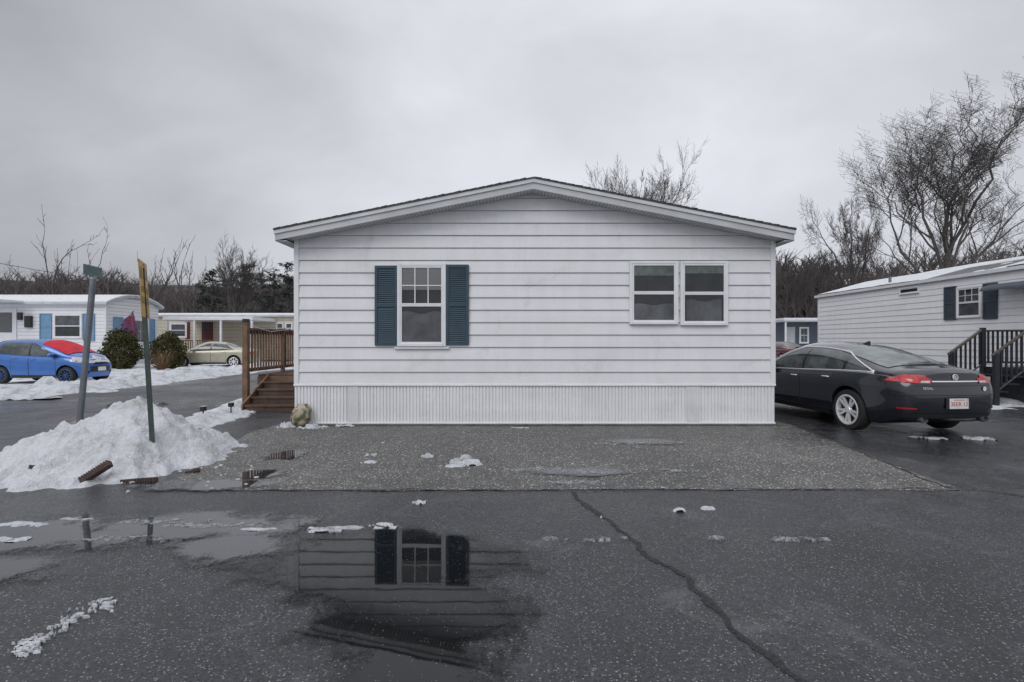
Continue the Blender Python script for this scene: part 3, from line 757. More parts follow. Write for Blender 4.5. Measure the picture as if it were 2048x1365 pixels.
def make_car(name,P,paint,loc,rz,label,rimm='rim',cat='car'):
    c=Car(P); root=thing(name,loc,label,cat,None,rz)
    N=72; mb=MB(); xs=[]
    for i in range(N+1):
        t=i/N; t2=.5-.5*math.cos(math.pi*t); xs.append(c.x0+(c.x1-c.x0)*(.45*t+.55*t2))
    rings=[c.ring(c.x0,f) for f in (.02,.25,.5,.72,.88,.96)]+[c.ring(x) for x in xs]+[c.ring(c.x1,f) for f in (.96,.88,.72,.5,.25,.02)]
    n=len(rings[0]); vs=[p for r in rings for p in r]
    fs=[(i*n+k,i*n+(k+1)%n,(i+1)*n+(k+1)%n,(i+1)*n+k) for i in range(len(rings)-1) for k in range(n)]
    fs+= [tuple(range(n)),tuple(range(len(vs)-1,len(vs)-n-1,-1))]
    mb.add(vs,fs); body=mb.build('body',paint,root,smooth=True,local=True)
    ra,fa=P['axles']; rw=P['wheel']; W=c.W
    cb=MB()
    for ax in (ra,fa):
        for sg in (-1,1):
            y0,y1=sg*(W-.30),sg*(W+.2); A=rw+.05; k=40
            ring=[(ax+A*math.cos(2*math.pi*i/k),rw+.01+A*math.sin(2*math.pi*i/k)) for i in range(k)]
            cb.prism(ring,min(y0,y1),max(y0,y1))
    cut=cb.build('cutter','blackplastic')
    md=body.modifiers.new('b','BOOLEAN'); md.object=cut; md.operation='DIFFERENCE'; md.solver='EXACT'
    lo,ro=root.location.copy(),root.rotation_euler.copy(); root.location=(0,0,0); root.rotation_euler=(0,0,0)
    bpy.context.view_layer.update()
    dg=bpy.context.evaluated_depsgraph_get(); me=bpy.data.meshes.new_from_object(body.evaluated_get(dg))
    body.modifiers.clear()
    if len(me.polygons)>500: body.data=me
    bpy.data.objects.remove(cut); root.location=lo; root.rotation_euler=ro
    me=body.data; me.materials.clear(); me.materials.append(M[paint]); me.materials.append(M['blackplastic'])
    for p_ in me.polygons:
        q=p_.center; p_.use_smooth=True; p_.material_index=0
        for ax in (ra,fa):
            if math.hypot(q.x-ax,q.z-rw-.01)<rw+.055 and abs(q.y)<W-.012 and (abs(p_.normal.y)<.55 or abs(q.y)<W-.27): p_.material_index=1
        if q.z<c.zl(q.x)+.015 and p_.normal.z<-.5: p_.material_index=1
    me.set_sharp_from_angle(angle=R(38))
    for ax in (ra,fa):
        for sg in (-1,1):
            yc=sg*(W-.125)
            mb=MB(); r=rw
            prof=[(r*.66,-.10),(r*.80,-.112),(r*.95,-.10),(r*.99,-.07),(r,0),(r*.99,.07),(r*.95,.10),(r*.80,.112),(r*.66,.10),(r*.64,0)]
            mb.lathe(prof+[prof[0]],36,'y',(ax,yc,rw)); wl=mb.build('wheel','tyre',root,smooth=True,sharp=50,local=True)
            mb=MB(); yo=yc+sg*.088
            mb.lathe([(r*.74,sg*.022),(r*.70,sg*.028),(r*.64,sg*.022),(r*.62,-sg*.01),(r*.62,-sg*.10)],36,'y',(ax,yo,rw))
            ns=P.get('spokes',10)
            for k in range(ns):
                a=2*math.pi*k/ns+ (P.get('pair',.1) if k%2 else -P.get('pair',.1))
                d=Vector((math.cos(a),0,math.sin(a))); e=Vector((-d.z,0,d.x)); o_=Vector((ax,yo,rw))
                w0,w1=r*.05,r*P.get('sw',.085); q0,q1=r*.14,r*.65
                y_a,y_b=sg*.002,sg*.018
                pts=[o_+d*q0+e*w0+Vector((0,y_a,0)),o_+d*q0-e*w0+Vector((0,y_a,0)),o_+d*q1-e*w1+Vector((0,y_b,0)),o_+d*q1+e*w1+Vector((0,y_b,0))]
                mb.add(pts+[p_-Vector((0,sg*.03,0)) for p_ in pts],[(0,1,2,3),(0,4,5,1),(1,5,6,2),(2,6,7,3),(3,7,4,0)])
            mb.lathe([(0,sg*.016),(r*.15,sg*.014),(r*.2,-sg*.02)],20,'y',(ax,yo,rw))
            mb.build('rim',rimm,wl,smooth=True,sharp=30)
            mb=MB(); mb.lathe([(0,-sg*.05),(r*.62,-sg*.05)],30,'y',(ax,yo,rw)); mb.build('brake_disc','blackplastic',wl)
    xa,xb=P['glass']; bp=P['bpillar']; qa=P.get('q',.74)
    def ztop(x):
        q=qa; e0=P.get('tr',.45); e1=P.get('tf',.75)
        q*=min(1,max(.02,((x-xa)/e0))**.6) ; q*=min(1,max(.02,(xb-x)/e1)**.75) 
        return c.zq(x,max(.05,q))
    def zbot(x): return c.Zb(x)+.035
    for sg in (-1,1):
        cols=[(x,zbot(x)-.014,max(zbot(x)+.005,ztop(x)+.014)) for x in lin(xa-.02,xb+.02,40)]
        mesh_part('window_surround',c.side(sg,cols,.003,10),'blackplastic',root)
        segs=[xa]+sorted(bp)+[xb]
        for a,b in zip(segs[:-1],segs[1:]):
            aa=a+(.028 if a!=xa else 0); bb=b-(.028 if b!=xb else 0)
            cols=[(x,zbot(x),max(zbot(x)+.004,ztop(x))) for x in lin(aa,bb,20)]
            mesh_part('side_window',c.side(sg,cols,.008,12),'carglass',root)
        if P.get('chrome'):
            line=[]
            for x in lin(xa-.02,xb+.02,50):
                z=ztop(x)+.022; y=c.half(x,z)+.010; w=c.warp(x,y,z); line.append((w[0],sg*w[1],w[2]))
            l2=[]
            for x in lin(xb+.02,xa-.02,24):
                z=zbot(x)-.020; y=c.half(x,z)+.010; w=c.warp(x,y,z); l2.append((w[0],sg*w[1],w[2]))
            mb=MB(); mb.tube(line+l2,.015,5); mb.build('window_trim','chrome',root,smooth=True,local=True)
        for (a,b) in P['doors']:
            cols=[(x,.30,c.Zb(x)+.012) for x in lin(a,b,14)]
            dr=mesh_part('door',c.side(sg,cols,.0035,14),paint,root)
            ln=[]
            for z in lin(c.Zb(a)+.012,.30,10): w=c.warp(a,c.half(a,z)+.002,z); ln.append((w[0],sg*w[1],w[2]))
            for x in lin(a,b,8)[1:]: w=c.warp(x,c.half(x,.30)+.002,.30); ln.append((w[0],sg*w[1],w[2]))
            for z in lin(.30,c.Zb(b)+.012,10)[1:]: w=c.warp(b,c.half(b,z)+.002,z); ln.append((w[0],sg*w[1],w[2]))
            mb=MB(); mb.tube(ln,.005,4); mb.build('door_seam','blackplastic',dr)
            hx=a+.14; hz=c.Zb(hx)-.10; hy=c.half(hx,hz)
            mb=MB(); mb.tube([(hx-.09,sg*(hy+.006),hz),(hx-.06,sg*(hy+.03),hz+.004),(hx+.06,sg*(hy+.03),hz+.004),(hx+.09,sg*(hy+.006),hz)],.012,6); mb.build('door_handle',P.get('handle',paint),dr,smooth=True)
        mx=P['mirror']; mz=c.Zb(mx)+.09; my=c.half(mx,c.Zb(mx))
        mb=MB(Matrix.Translation(Vector((mx,sg*(my+.10),mz)))); mb.lathe([(.001,-.1),(.05,-.09),(.075,-.03),(.08,.03),(.06,.09),(.001,.1)],14,'y')
        mb.tube([(0,-sg*.13,-.06),(0,0,-.02)],.022,6); mb.build('wing_mirror',paint,root,smooth=True,local=True)
        cols=[(x,.215,.285) for x in lin(ra+rw+.09,fa-rw-.09,10)]
        mesh_part('sill_moulding',c.side(sg,cols,.012,2),'blackplastic',root)
    r0,r1,rl0,rl1=P['rearglass']; mesh_part('rear_window',c.topgrid(lin(r0,r1,28),lambda x: rl0+(rl1-rl0)*(x-r0)/(r1-r0)),'screenglass',root)
    f0,f1,fl0,fl1=P['windscreen']
    mesh_part('windscreen',c.topgrid(lin(f0,f1,28),lambda x: fl0+(fl1-fl0)*(x-f0)/(f1-f0)),'screenglass',root)
    return root,c
REG=dict(top=[(-2.415,1.02),(-2.30,1.085),(-2.0,1.10),(-1.75,1.14),(-1.3,1.285),(-.8,1.42),(-.3,1.485),(.1,1.495),(.45,1.46),(.9,1.28),(1.3,1.05),(1.45,1.01),(1.95,.94),(2.25,.83),(2.415,.70)],
 belt=[(-2.415,.88),(-2.1,.955),(-1.5,.985),(0,.945),(1.2,.91),(1.9,.82),(2.415,.62)],
 plan=[(-2.415,.62),(-2.38,.71),(-2.30,.785),(-2.1,.855),(-1.7,.905),(-1.2,.928),(0,.925),(1.4,.92),(1.95,.87),(2.2,.79),(2.36,.68),(2.415,.56)],
 taper=[(-2.415,.97),(-2.0,.92),(-1.5,.88),(-.8,.92),(0,.95),(1.0,.95),(1.5,.93),(2.415,.9)],
 low=[(-2.415,.33),(-2.2,.27),(-1.8,.2),(1.8,.2),(2.415,.25)],rake=(.13,.10,.10),axles=(-1.33,1.41),wheel=.345,p=2.1,r=2.5,
 glass=(-1.72,1.15),bpillar=[-.12,-1.12],doors=[(-.98,-.13),(-.11,.98)],mirror=.85,rearglass=(-1.85,-.80,40,50),windscreen=(.42,1.30,56,40),chrome=True,spokes=10,pair=.13,sw=.05,tr=.75,tf=1.0,q=.76,handle='chrome')
car1,c1=make_car('parked_car',REG,'paint_dark',(6.42,10.04,0),R(90+5.5),'dark charcoal sedan with red tail lamps parked between the white homes at right')
def lampz0(u): return .862+.06*max(0,(u-.5))
def lampz1(u): return .930+.060*sstep((u-.40)/.3)-.10*sstep((u-.82)/.3)
for sg in (-1,1):
    mesh_part('tail_lamp',c1.endpatch(-1,sg,lin(.42,1.10,26),lampz0,lampz1,.010,6),'redlight',car1)
    mesh_part('reversing_lamp',c1.endpatch(-1,sg,lin(.44,.58,8),.874,.905,.013,2),'clearlight',car1)
    mesh_part('rear_reflector',c1.endpatch(-1,sg,lin(.62,.86,10),.475,.50,.008,2),'redlight',car1)
    e=c1.warp(c1.x0,.50*sg,.33)
    mb=MB(Matrix.Translation(Vector((e[0]+.05,e[1],.315)))@Matrix.Rotation(R(90),4,'Z')); mb.lathe([(.0,.06),(.032,.06),(.034,-.0),(.040,-.0),(.040,.10)],16,'y'); mb.v=[(v[0],e[1]+(v[1]-e[1])*1.4,v[2]) for v in mb.v]; mb.build('exhaust_tip','galv',car1,smooth=True,local=True)
mesh_part('bumper_valance',c1.endpatch(-1,1,lin(-.8,.8,24),.345,.41,.006,3),'blackplastic',car1)
mesh_part('trunk_chrome_strip',c1.endpatch(-1,1,lin(-.41,.41,20),.885,.903,.012,2),'chrome',car1)
def seamline(us,z,off=.006):
    r=c1.endpatch(-1,1,us,z,z+.004,off,1); return [x[0] for x in r]
mb=MB(); mb.tube(seamline(lin(-.95,.95,40),.69),.005,4); mb.tube(seamline(lin(-.62,.62,24),.83),.003,4); mb.build('trunk_seam','blackplastic',car1,local=True)
e=c1.warp(c1.x0,0,.57)
PT=Matrix.Translation(Vector((e[0]-.012,0,.565)))@Matrix.Rotation(R(-90),4,'Z')
mb=MB(PT); mb.bbox(-.20,.20,-.004,.010,-.085,.085,.004); mb.build('plate_recess','blackplastic',car1,local=True)
mb=MB(PT); mb.bbox(-.155,.155,-.012,-.003,-.077,.077,.004); npl=mb.build('number_plate','plate',car1,local=True)
textmesh('plate_lettering','3EER 12',.085,'platered',PT@Matrix.Translation(Vector((0,-.0135,-.008)))@Matrix.Rotation(R(90),4,'X'),npl)
mb=MB(PT); mb.box(-.09,.09,-.0138,-.0121,.052,.062); mb.build('plate_state_line','platered',npl)
mb=MB(PT); mb.box(.115,.145,-.0138,-.0121,.045,.07); mb.build('plate_sticker','yellow',npl)
e=c1.warp(c1.x0,0,.96); ET=Matrix.Translation(Vector((e[0]-.012,0,.955)))@Matrix.Rotation(R(-90),4,'Z')
mb=MB(ET); mb.lathe([(.035,0),(.035,-.012),(.046,-.012),(.046,0)],24,'y')
for k in (-1,0,1): mb.box(-.012+.017*k,-.002+.017*k,-.010,-.002,-.02-.004*k,.02-.004*k)
mb.build('trunk_emblem','chrome',car1,smooth=False,local=True)
def rearT(y,z):
    w=c1.warp(c1.x0,y,z); w2=c1.warp(c1.x0,y+.01,z); a=math.atan2(w2[0]-w[0],.01)
    return Matrix.Translation(Vector((w[0]-.010,y,z)))@Matrix.Rotation(R(-90)-a,4,'Z')
textmesh('trunk_badge','REGAL',.05,'chrome',rearT(.45,.79)@Matrix.Rotation(R(90),4,'X'),car1)
mb=MB(rearT(-.48,.78)); mb.lathe([(0,-.003),(.035,-.003)],18,'y'); mb.build('round_sticker','plate',car1,local=True)
mb=MB(); mb.add([(-.75,.02,1.422),(-.75,-.02,1.422),(-.58,-.015,1.447),(-.58,.015,1.447),(-.77,0,1.497),(-.72,0,1.497)],[(0,1,4),(0,4,5,3),(1,2,5,4),(2,3,5)]); mb.build('roof_antenna',"paint_dark",car1,local=True)
SPK=dict(top=[(-1.80,1.34),(-1.74,1.45),(-1.6,1.52),(-1.0,1.56),(-.2,1.56),(.20,1.52),(.7,1.34),(1.1,1.12),(1.25,1.06),(1.55,.99),(1.72,.88),(1.82,.74)],
 belt=[(-1.80,1.08),(-1.2,1.03),(0,.95),(1.0,.90),(1.5,.84),(1.82,.64)],
 plan=[(-1.80,.66),(-1.75,.72),(-1.6,.76),(-1.2,.79),(0,.80),(1.1,.80),(1.45,.77),(1.65,.71),(1.76,.64),(1.82,.55)],
 taper=[(-1.80,.92),(-1,.95),(0,.97),(1.0,.94),(1.82,.9)],low=[(-1.80,.28),(-1.5,.2),(1.5,.19),(1.82,.22)],rake=(.05,.06,.14),axles=(-1.2,1.18),wheel=.30,p=2.8,r=3.0,
 glass=(-1.45,.98),bpillar=[-.15],doors=[(-.80,-.16),(-.14,.82)],mirror=.72,rearglass=(-1.78,-1.55,50,50),windscreen=(.28,1.10,50,36),spokes=10,pair=0,sw=.05,tr=.25,tf=1.1,q=.78)
car2,c2=make_car('parked_car',SPK,'paint_blue',(-16.75,18.7,.0),R(-2),'bright blue hatchback with a red windscreen cover, near the left white home',rimm='rimdark')
for sg in (-1,1):
    mesh_part('headlight',c2.endpatch(1,sg,lin(.46,1.10,16),lambda u:.70+.12*(u-.4),lambda u:.80+.20*sstep((u-.45)/.5),.010,4),'clearlight',car2)
    mesh_part('fog_lamp',c2.endpatch(1,sg,lin(.44,.60,6),.34,.44,.008,2),'blackplastic',car2)
mesh_part('grille',c2.endpatch(1,1,lin(-.42,.42,14),.40,.60,.007,3),'blackplastic',car2)
mesh_part('upper_grille',c2.endpatch(1,1,lin(-.40,.40,14),.66,.75,.007,3),'blackplastic',car2)
mb=MB(); mb.box(c2.x1-.01,c2.x1+.03,-.155,.155,.43,.57); mb.build('number_plate','plate',car2,local=True)
g=c2.topgrid(lin(.20,1.18,16),lambda x: 42+(28-42)*(x-.2)/.98,.02,18)
mb=MB(); mb.grid([[ (p[0],p[1],p[2]+.012*nz(p[0],p[1],2,s=4)) for p in r] for r in g]); cv=tag(mb.build('windscreen_cover','redcover',None,smooth=True,recalc=False),'red fabric cover spread over the windscreen of the blue hatchback','windscreen cover')
cv.location=car2.location; cv.rotation_euler=car2.rotation_euler
CAM=dict(top=[(-2.38,.98),(-2.25,1.06),(-1.7,1.10),(-1.4,1.17),(-.9,1.38),(-.3,1.47),(.1,1.48),(.45,1.43),(.9,1.22),(1.2,1.04),(1.4,1.0),(2.0,.92),(2.25,.84),(2.38,.70)],
 belt=[(-2.38,.86),(-1.5,.97),(0,.94),(1.2,.90),(1.9,.80),(2.38,.62)],
 plan=[(-2.38,.70),(-2.3,.80),(-2.0,.87),(-1.2,.90),(1.4,.90),(2.0,.84),(2.25,.74),(2.38,.58)],
 taper=[(-2.38,.95),(-1.6,.9),(0,.96),(1.3,.92),(2.38,.9)],low=[(-2.38,.28),(-2,.2),(2,.2),(2.38,.24)],rake=(.10,.1,.10),axles=(-1.36,1.36),wheel=.33,
 glass=(-1.38,1.0),bpillar=[-.15],doors=[(-.95,-.16),(-.14,.9)],mirror=.78,rearglass=(-1.42,-.82,44,52),windscreen=(.42,1.15,56,42),spokes=8,pair=0,sw=.07,tr=.5,tf=.95,q=.78)
car3,c3=make_car('parked_car',CAM,'paint_gold',(-17.2,29.6,0),R(188),'pale gold sedan parked in front of the cream home with the porch')
for sg in (-1,1):
    mesh_part('headlight',c3.endpatch(1,sg,lin(.42,.95,12),.68,.80,.010,3),'clearlight',car3)
    mesh_part('tail_lamp',c3.endpatch(-1,sg,lin(.42,.95,12),.76,.90,.010,3),'redlight',car3)
car4,c4=make_car('parked_car',CAM,'paint_red',(18.95,36,0),R(95),'dark red car far off beside the small slate-blue home')
# ------------------------------------------------------------------ right neighbour
RX=14.0
N2=thing('mobile_home',(RX+2,17,0),'long white mobile home at right edge with slate shutters and snow on its roof','house')
TR=Tm((RX,0,0),R(-90))
Y0,Y1=9.0,23.4
lap_wall(TR,-Y1,-Y0,.62,lambda x:3.50,.2,maxz=3.3,name='siding',m='vinyl_b',parent=N2,lip=.014,shade_h=.006)
mb=MB(); mb.box(RX+.004,RX+4.3,Y0,Y1-.01,.05,3.50); mb.build('wall','vinyl_b',N2)
mb=MB(TR); mb.box(-Y1,-Y0,-.012,0,.03,.61); mb.build('skirting','skirt_old',N2)
mb=MB(TR); mb.bbox(-Y1-.01,-Y1+.08,-.03,0,.6,3.46); mb.build('corner_trim','trim',N2)
mb=MB(); mb.prism([(RX-.08,3.56),(RX+2.2,4.17),(RX+4.5,3.56),(RX+4.5,3.50),(RX-.08,3.50)],Y0,Y1+.12); r2=mb.build('roof','roofmetal',N2)
mb=MB(); mb.box(RX-.10,RX-.082,Y0,Y1+.14,3.47,3.575); mb.build('fascia','trim',r2)
def roofsnow(x,y):
    if x<RX+2.2: z=3.56+(x-RX+.08)*.61/2.28
    else: z=4.17-(x-RX-2.2)*.61/2.3
    cover=.045+.07*nz(x,y,3,s=.45)+ .03*sstep((x-RX)/2)+(.03 if y>19 else 0)-(.08 if 14.5<y<17.5 and x<RX+1.6 else 0)
    return z+min(.05,cover*.6) if cover>0 else z-.04
field('roof_snow',RX-.07,RX+4.4,Y0,Y1+.1,.12,roofsnow,'roofsnowm',thr=0).parent=r2
for x_,y,za,zb_ in ((RX+1.5,13.2,3.8,4.45),(RX+1.5,15.1,3.8,4.45),(RX+.4,19.5,3.6,3.95)):
    mb=MB(); mb.tube([(x_,y,za),(x_,y,zb_)],.05,8); mb.build('roof_vent','galv',r2)
def rY(px): return RX*F/(px-1024)
yw=(rY(1915)+rY(1965))/2; wz=lambda py,px:1.5+(682-py)/F*rY(px)
window(N2,TR,-yw,wz(636,1940),wz(573,1940),abs(rY(1915)-rY(1965)),True,(3,2,'top'),None,('curtain',0,1,0,.9))
shutter(N2,TR,-rY(1890),-rY(1914),wz(640,1902),wz(573,1902),'shutter_navy'); shutter(N2,TR,-rY(1968),-rY(1997),wz(638,1982),wz(566,1982),'shutter_navy')
window(N2,TR,-(rY(1800)+rY(1840))/2,wz(588,1820),wz(574,1820),abs(rY(1800)-rY(1840)),False,None,None,None,fr=.04)
mb=MB(TR); a=-rY(1998); rows=[]
for i in range(9):
    t=i/8*math.pi/2; rows.append([(a,-.02-.55*math.sin(t),3.14-.22*(1-math.cos(t))),(a+3,-.02-.55*math.sin(t),3.14-.22*(1-math.cos(t)))])
mb.grid(rows); mb.build('door_awning','shutter_navy',N2,smooth=True)
mb=MB(TR); mb.box(-13.0,-12.1,-.03,0,.85,2.95); mb.build('door','trim',N2)
G=thing('entry_steps',(12.4,12.5,0),'dark painted wooden entry steps with railings at the right edge, behind the charcoal sedan','steps')
ys,yn=13.05,11.85; LZ=.85
mb=MB(); mb.bbox(12.0,13.97,yn,ys,LZ-.05,LZ); mb.bbox(12.0,12.04,yn,ys,LZ-.25,LZ-.052); mb.build('landing','blackwood',G)
for i in range(4):
    z=LZ*(i+1)/5; x=11.0+.26*i; mb=MB(); mb.bbox(x-.02,x+.28,yn+.04,ys-.04,z-.04,z); mb.build('step','blackwood',G)
def gpost(x,y,z1): mb=MB(); mb.bbox(x-.05,x+.05,y-.05,y+.05,0,z1,.008); mb.build('post','blackwood',G)
for y in (ys,yn):
    gpost(12.0,y,1.84); gpost(11.2,y,1.22); gpost(13.9,y,1.84)
    mb=MB(); mb.tube([(12.0,y,1.80),(11.12,y,1.16)],.035,6); mb.build('stair_handrail','handrail',G)
    mb=MB(); mb.bbox(12.05,13.95,y-.04,y+.04,1.74,1.78); mb.build('landing_handrail','blackwood',G)
    mb=MB(); mb.tube([(12.0,y,.93),(11.2,y,.32)],.025,4); mb.bbox(12.05,13.85,y-.02,y+.02,.93,.98); mb.build('bottom_rail','blackwood',G)
    mb=MB(); x=12.14
    while x<13.85: mb.box(x-.017,x+.017,y-.017,y+.017,.98,1.74); x+=.12
    x=11.32
    while x<11.97: k=(x-11.2)/.8; mb.box(x-.017,x+.017,y-.017,y+.017,.36+.60*k,1.20+.60*k); x+=.12
    mb.build('balusters','blackwood',G)
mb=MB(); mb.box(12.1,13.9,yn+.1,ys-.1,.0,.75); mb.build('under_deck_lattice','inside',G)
# ------------------------------------------------------------------ left white home
LX=-23.0; LY=29.0
N1=thing('mobile_home',(-31,31,0),'white mobile home with pale blue shutters and snowy roof behind the blue hatchback','house')
mb=MB(); mb.box(-42,LX,LY,LY+4.3,.1,3.62); mb.build('wall','vinyl_far',N1)
def gable_x(x0,x1,y0,y1,ze_,zr,ov=.25,th=.12,seg=8,flat=None):
    m=MB(); up=[];lo=[]
    for i in range(seg+1):
        t=i/seg; y=y0-ov+(y1-y0+2*ov)*t; z=ze_+(zr-ze_)*(1-(2*t-1)**2) ; up.append((y,z)); lo.append((y,(z-th) if flat is None else flat))
    poly=up+lo[::-1]; n=len(poly)
    vs=[(x0,y,z) for y,z in poly]+[(x1,y,z) for y,z in poly]
    fs=[tuple(range(n)),tuple(range(2*n-1,n-1,-1))]+[(i,i+n,(i+1)%n+n,(i+1)%n) for i in range(n)]
    m.add(vs,fs); return m
rr=gable_x(-42.2,LX+.2,LY,LY+4.3,3.68,4.22).build('roof','trim2',N1)
gable_x(-42.2,LX+.22,LY+.02,LY+4.28,3.74,4.30,.25,.07).build('roof_snow','roofsnowm',rr)
gable_x(-41.9,LX-.01,LY+.02,LY+4.28,3.64,4.08,0,.1,8,3.625).build('gable_wall','vinyl_far',N1)
TL=Tm((0,LY,0))
def lx(px): return (px-1024)/F*LY
def lz(py): return 1.5+(682-py)/F*LY
window(N1,TL,lx(136),lz(677),lz(627),lx(165)-lx(107),True,None,None,('curtain',0,1,.5,1),fr=.1)
shutter(N1,TL,lx(80),lx(104),lz(682),lz(627),'shutter_blue',False); shutter(N1,TL,lx(167),lx(190),lz(682),lz(627),'shutter_blue',False)
mb=MB(TL); mb.bbox(lx(-10),lx(34),-.05,0,.75,lz(618)); dr=mb.build('door','trim',N1); mb=MB(TL); mb.bbox(lx(0),lx(26),-.07,-.052,lz(665),lz(625)); mb.build('door_glass','glass',dr)
mb=MB(TL); mb.box(-42,lx(55),-1.6,0,lz(606),lz(606)+.1); mb.build('door_canopy','trim',N1)
mb=MB(TL); mb.bbox(lx(38),lx(46),-.12,0,lz(640),lz(625)); mb.build('wall_lantern','blackplastic',N1)
mb=MB(TL); mb.bbox(lx(53),lx(66),-.15,0,lz(655),lz(632)); mb.build('mailbox','blackplastic',N1)
mb=MB(); mb.bbox(LX-.06,LX+.03,LY-.03,LY+.06,.1,3.6); mb.build('corner_trim','trim',N1)
TE=Tm((LX,0,0),R(90))
def ey(px): return LX*F/(px-1024)
window(N1,TE,(ey(246)+ey(297))/2,1.35,2.85,(ey(297)-ey(246)),False,(3,2,'all'),.9,None,fr=.08)
shutter(N1,TE,ey(226),ey(245),1.3,2.9,'shutter_blue',False); shutter(N1,TE,ey(298),ey(309),1.3,2.9,'shutter_blue',False)
f=thing('house_flag',(-22.9,28.6,1.8),'patchwork coloured flag hanging from a short pole on the left white home','flag')
pa,pb=Vector(((213-1024)/F*28.6,28.9,1.5+(682-668)/F*28.6)),Vector(((268-1024)/F*28.0,28.0,1.5+(682-622)/F*28.0))
mb=MB(); mb.tube([pa,pb],.022,6); mb.build('flag_pole','galv',f)
mb=MB(); rows=[]
for i in range(13):
    t=.42+.58*i/12; a=pa.lerp(pb,t)
    rows.append([(a.x+.18*j/6+.04*math.sin(j*1.3+i),a.y+.08*math.sin(i*.9+j*.5),a.z-1.15*j/6-.05*t*j/6) for j in range(7)])
mb.grid(rows); mb.build('flag_cloth','flag',f,smooth=True,recalc=False)
# ------------------------------------------------------------------ cream home
CY=38.0
N3=thing('mobile_home',(-20,40,0),'cream mobile home with a maroon door and snow-topped porch roof, behind the gold sedan','house')
def cx(px,Y=CY): return (px-1024)/F*Y
def cz(py,Y=CY): return 1.5+(682-py)/F*Y
mb=MB(); mb.box(-27,-13,CY,CY+4.5,.1,3.4); mb.build('wall','cream',N3)
rr=gable_x(-27.2,-12.8,CY,CY+4.5,3.42,3.6,.25).build('roof','trim2',N3); gable_x(-27.1,-12.9,CY,CY+4.5,3.48,3.68,.2,.06).build('roof_snow','roofsnowm',rr)
TC=Tm((0,CY,0))
mb=MB(TC); mb.bbox(cx(404),cx(426),-.05,0,.7,cz(644)); dr=mb.build('door','maroon',N3); mb=MB(TC); mb.bbox(cx(409),cx(421),-.07,-.052,cz(662),cz(648)); mb.build('door_glass','glass',dr)
window(N3,TC,cx(357),cz(676),cz(645),1.3,True,None,None,('curtain',0,1,.2,1),fr=.12)
mb=MB(TC); mb.bbox(cx(371),cx(380),-.05,0,cz(678),cz(644)); mb.build('shutter','maroon',N3)
for p in (560,578): window(N3,TC,cx(p),cz(668),cz(645),.55,True,None,None,('curtain',0,1,.2,1),fr=.07)
PY=34.5
mb=MB(); mb.box(cx(325,PY),cx(505,PY),PY,CY-.05,2.92,3.05); pr=mb.build('porch_roof','trim',N3)
mb=MB(); mb.box(cx(325,PY)+.03,cx(505,PY)-.03,PY+.02,CY-.06,3.052,3.15); mb.build('roof_snow','roofsnowm',pr)
for p in (332,387,440,502): mb=MB(); mb.bbox(cx(p,PY)-.06,cx(p,PY)+.06,PY+.05,PY+.17,0,2.92); mb.build('porch_post','trim',N3)
mb=MB(); mb.box(cx(340,PY),cx(430,PY),PY+.2,CY-.02,.45,.6); mb.build('porch_floor','wood',N3)
mb=MB(); mb.box(cx(352,PY),cx(425,PY),PY+.22,PY+.28,1.5,1.57); mb.box(cx(352,PY),cx(425,PY),PY+.22,PY+.28,.7,.76)
x=cx(352,PY)
while x<cx(425,PY): mb.box(x,x+.05,PY+.23,PY+.27,.76,1.5); x+=.16
mb.build('porch_railing','wood',N3)
# ------------------------------------------------------------------ small slate home right
N4=thing('mobile_home',(24,42,0),'small slate-blue home with white trimmed window, far between the two white homes','house')
mb=MB(); mb.box(21.2,30,40,44,.1,2.95); mb.build('wall','darkblue',N4)
mb=MB(); mb.box(20.4,30.3,38.4,44.2,2.97,3.1); rr=mb.build('roof','trim2',N4); mb=MB(); mb.box(20.45,30.2,38.45,44.1,3.102,3.24); mb.build('roof_snow','roofsnowm',rr)
T4=Tm((0,40,0)); window(N4,T4,22.8,1.3,2.6,.75,True,(2,2,'all'),None,('curtain',0,1,0,1),fr=.1)
mb=MB(T4); mb.bbox(21.35,22.1,-.04,0,.5,2.6); mb.build('door','trim2',N4)
for x in (20.6,23.6,26): mb=MB(); mb.bbox(x-.05,x+.05,38.5,38.6,0,2.96); mb.build('porch_post','trim',N4)
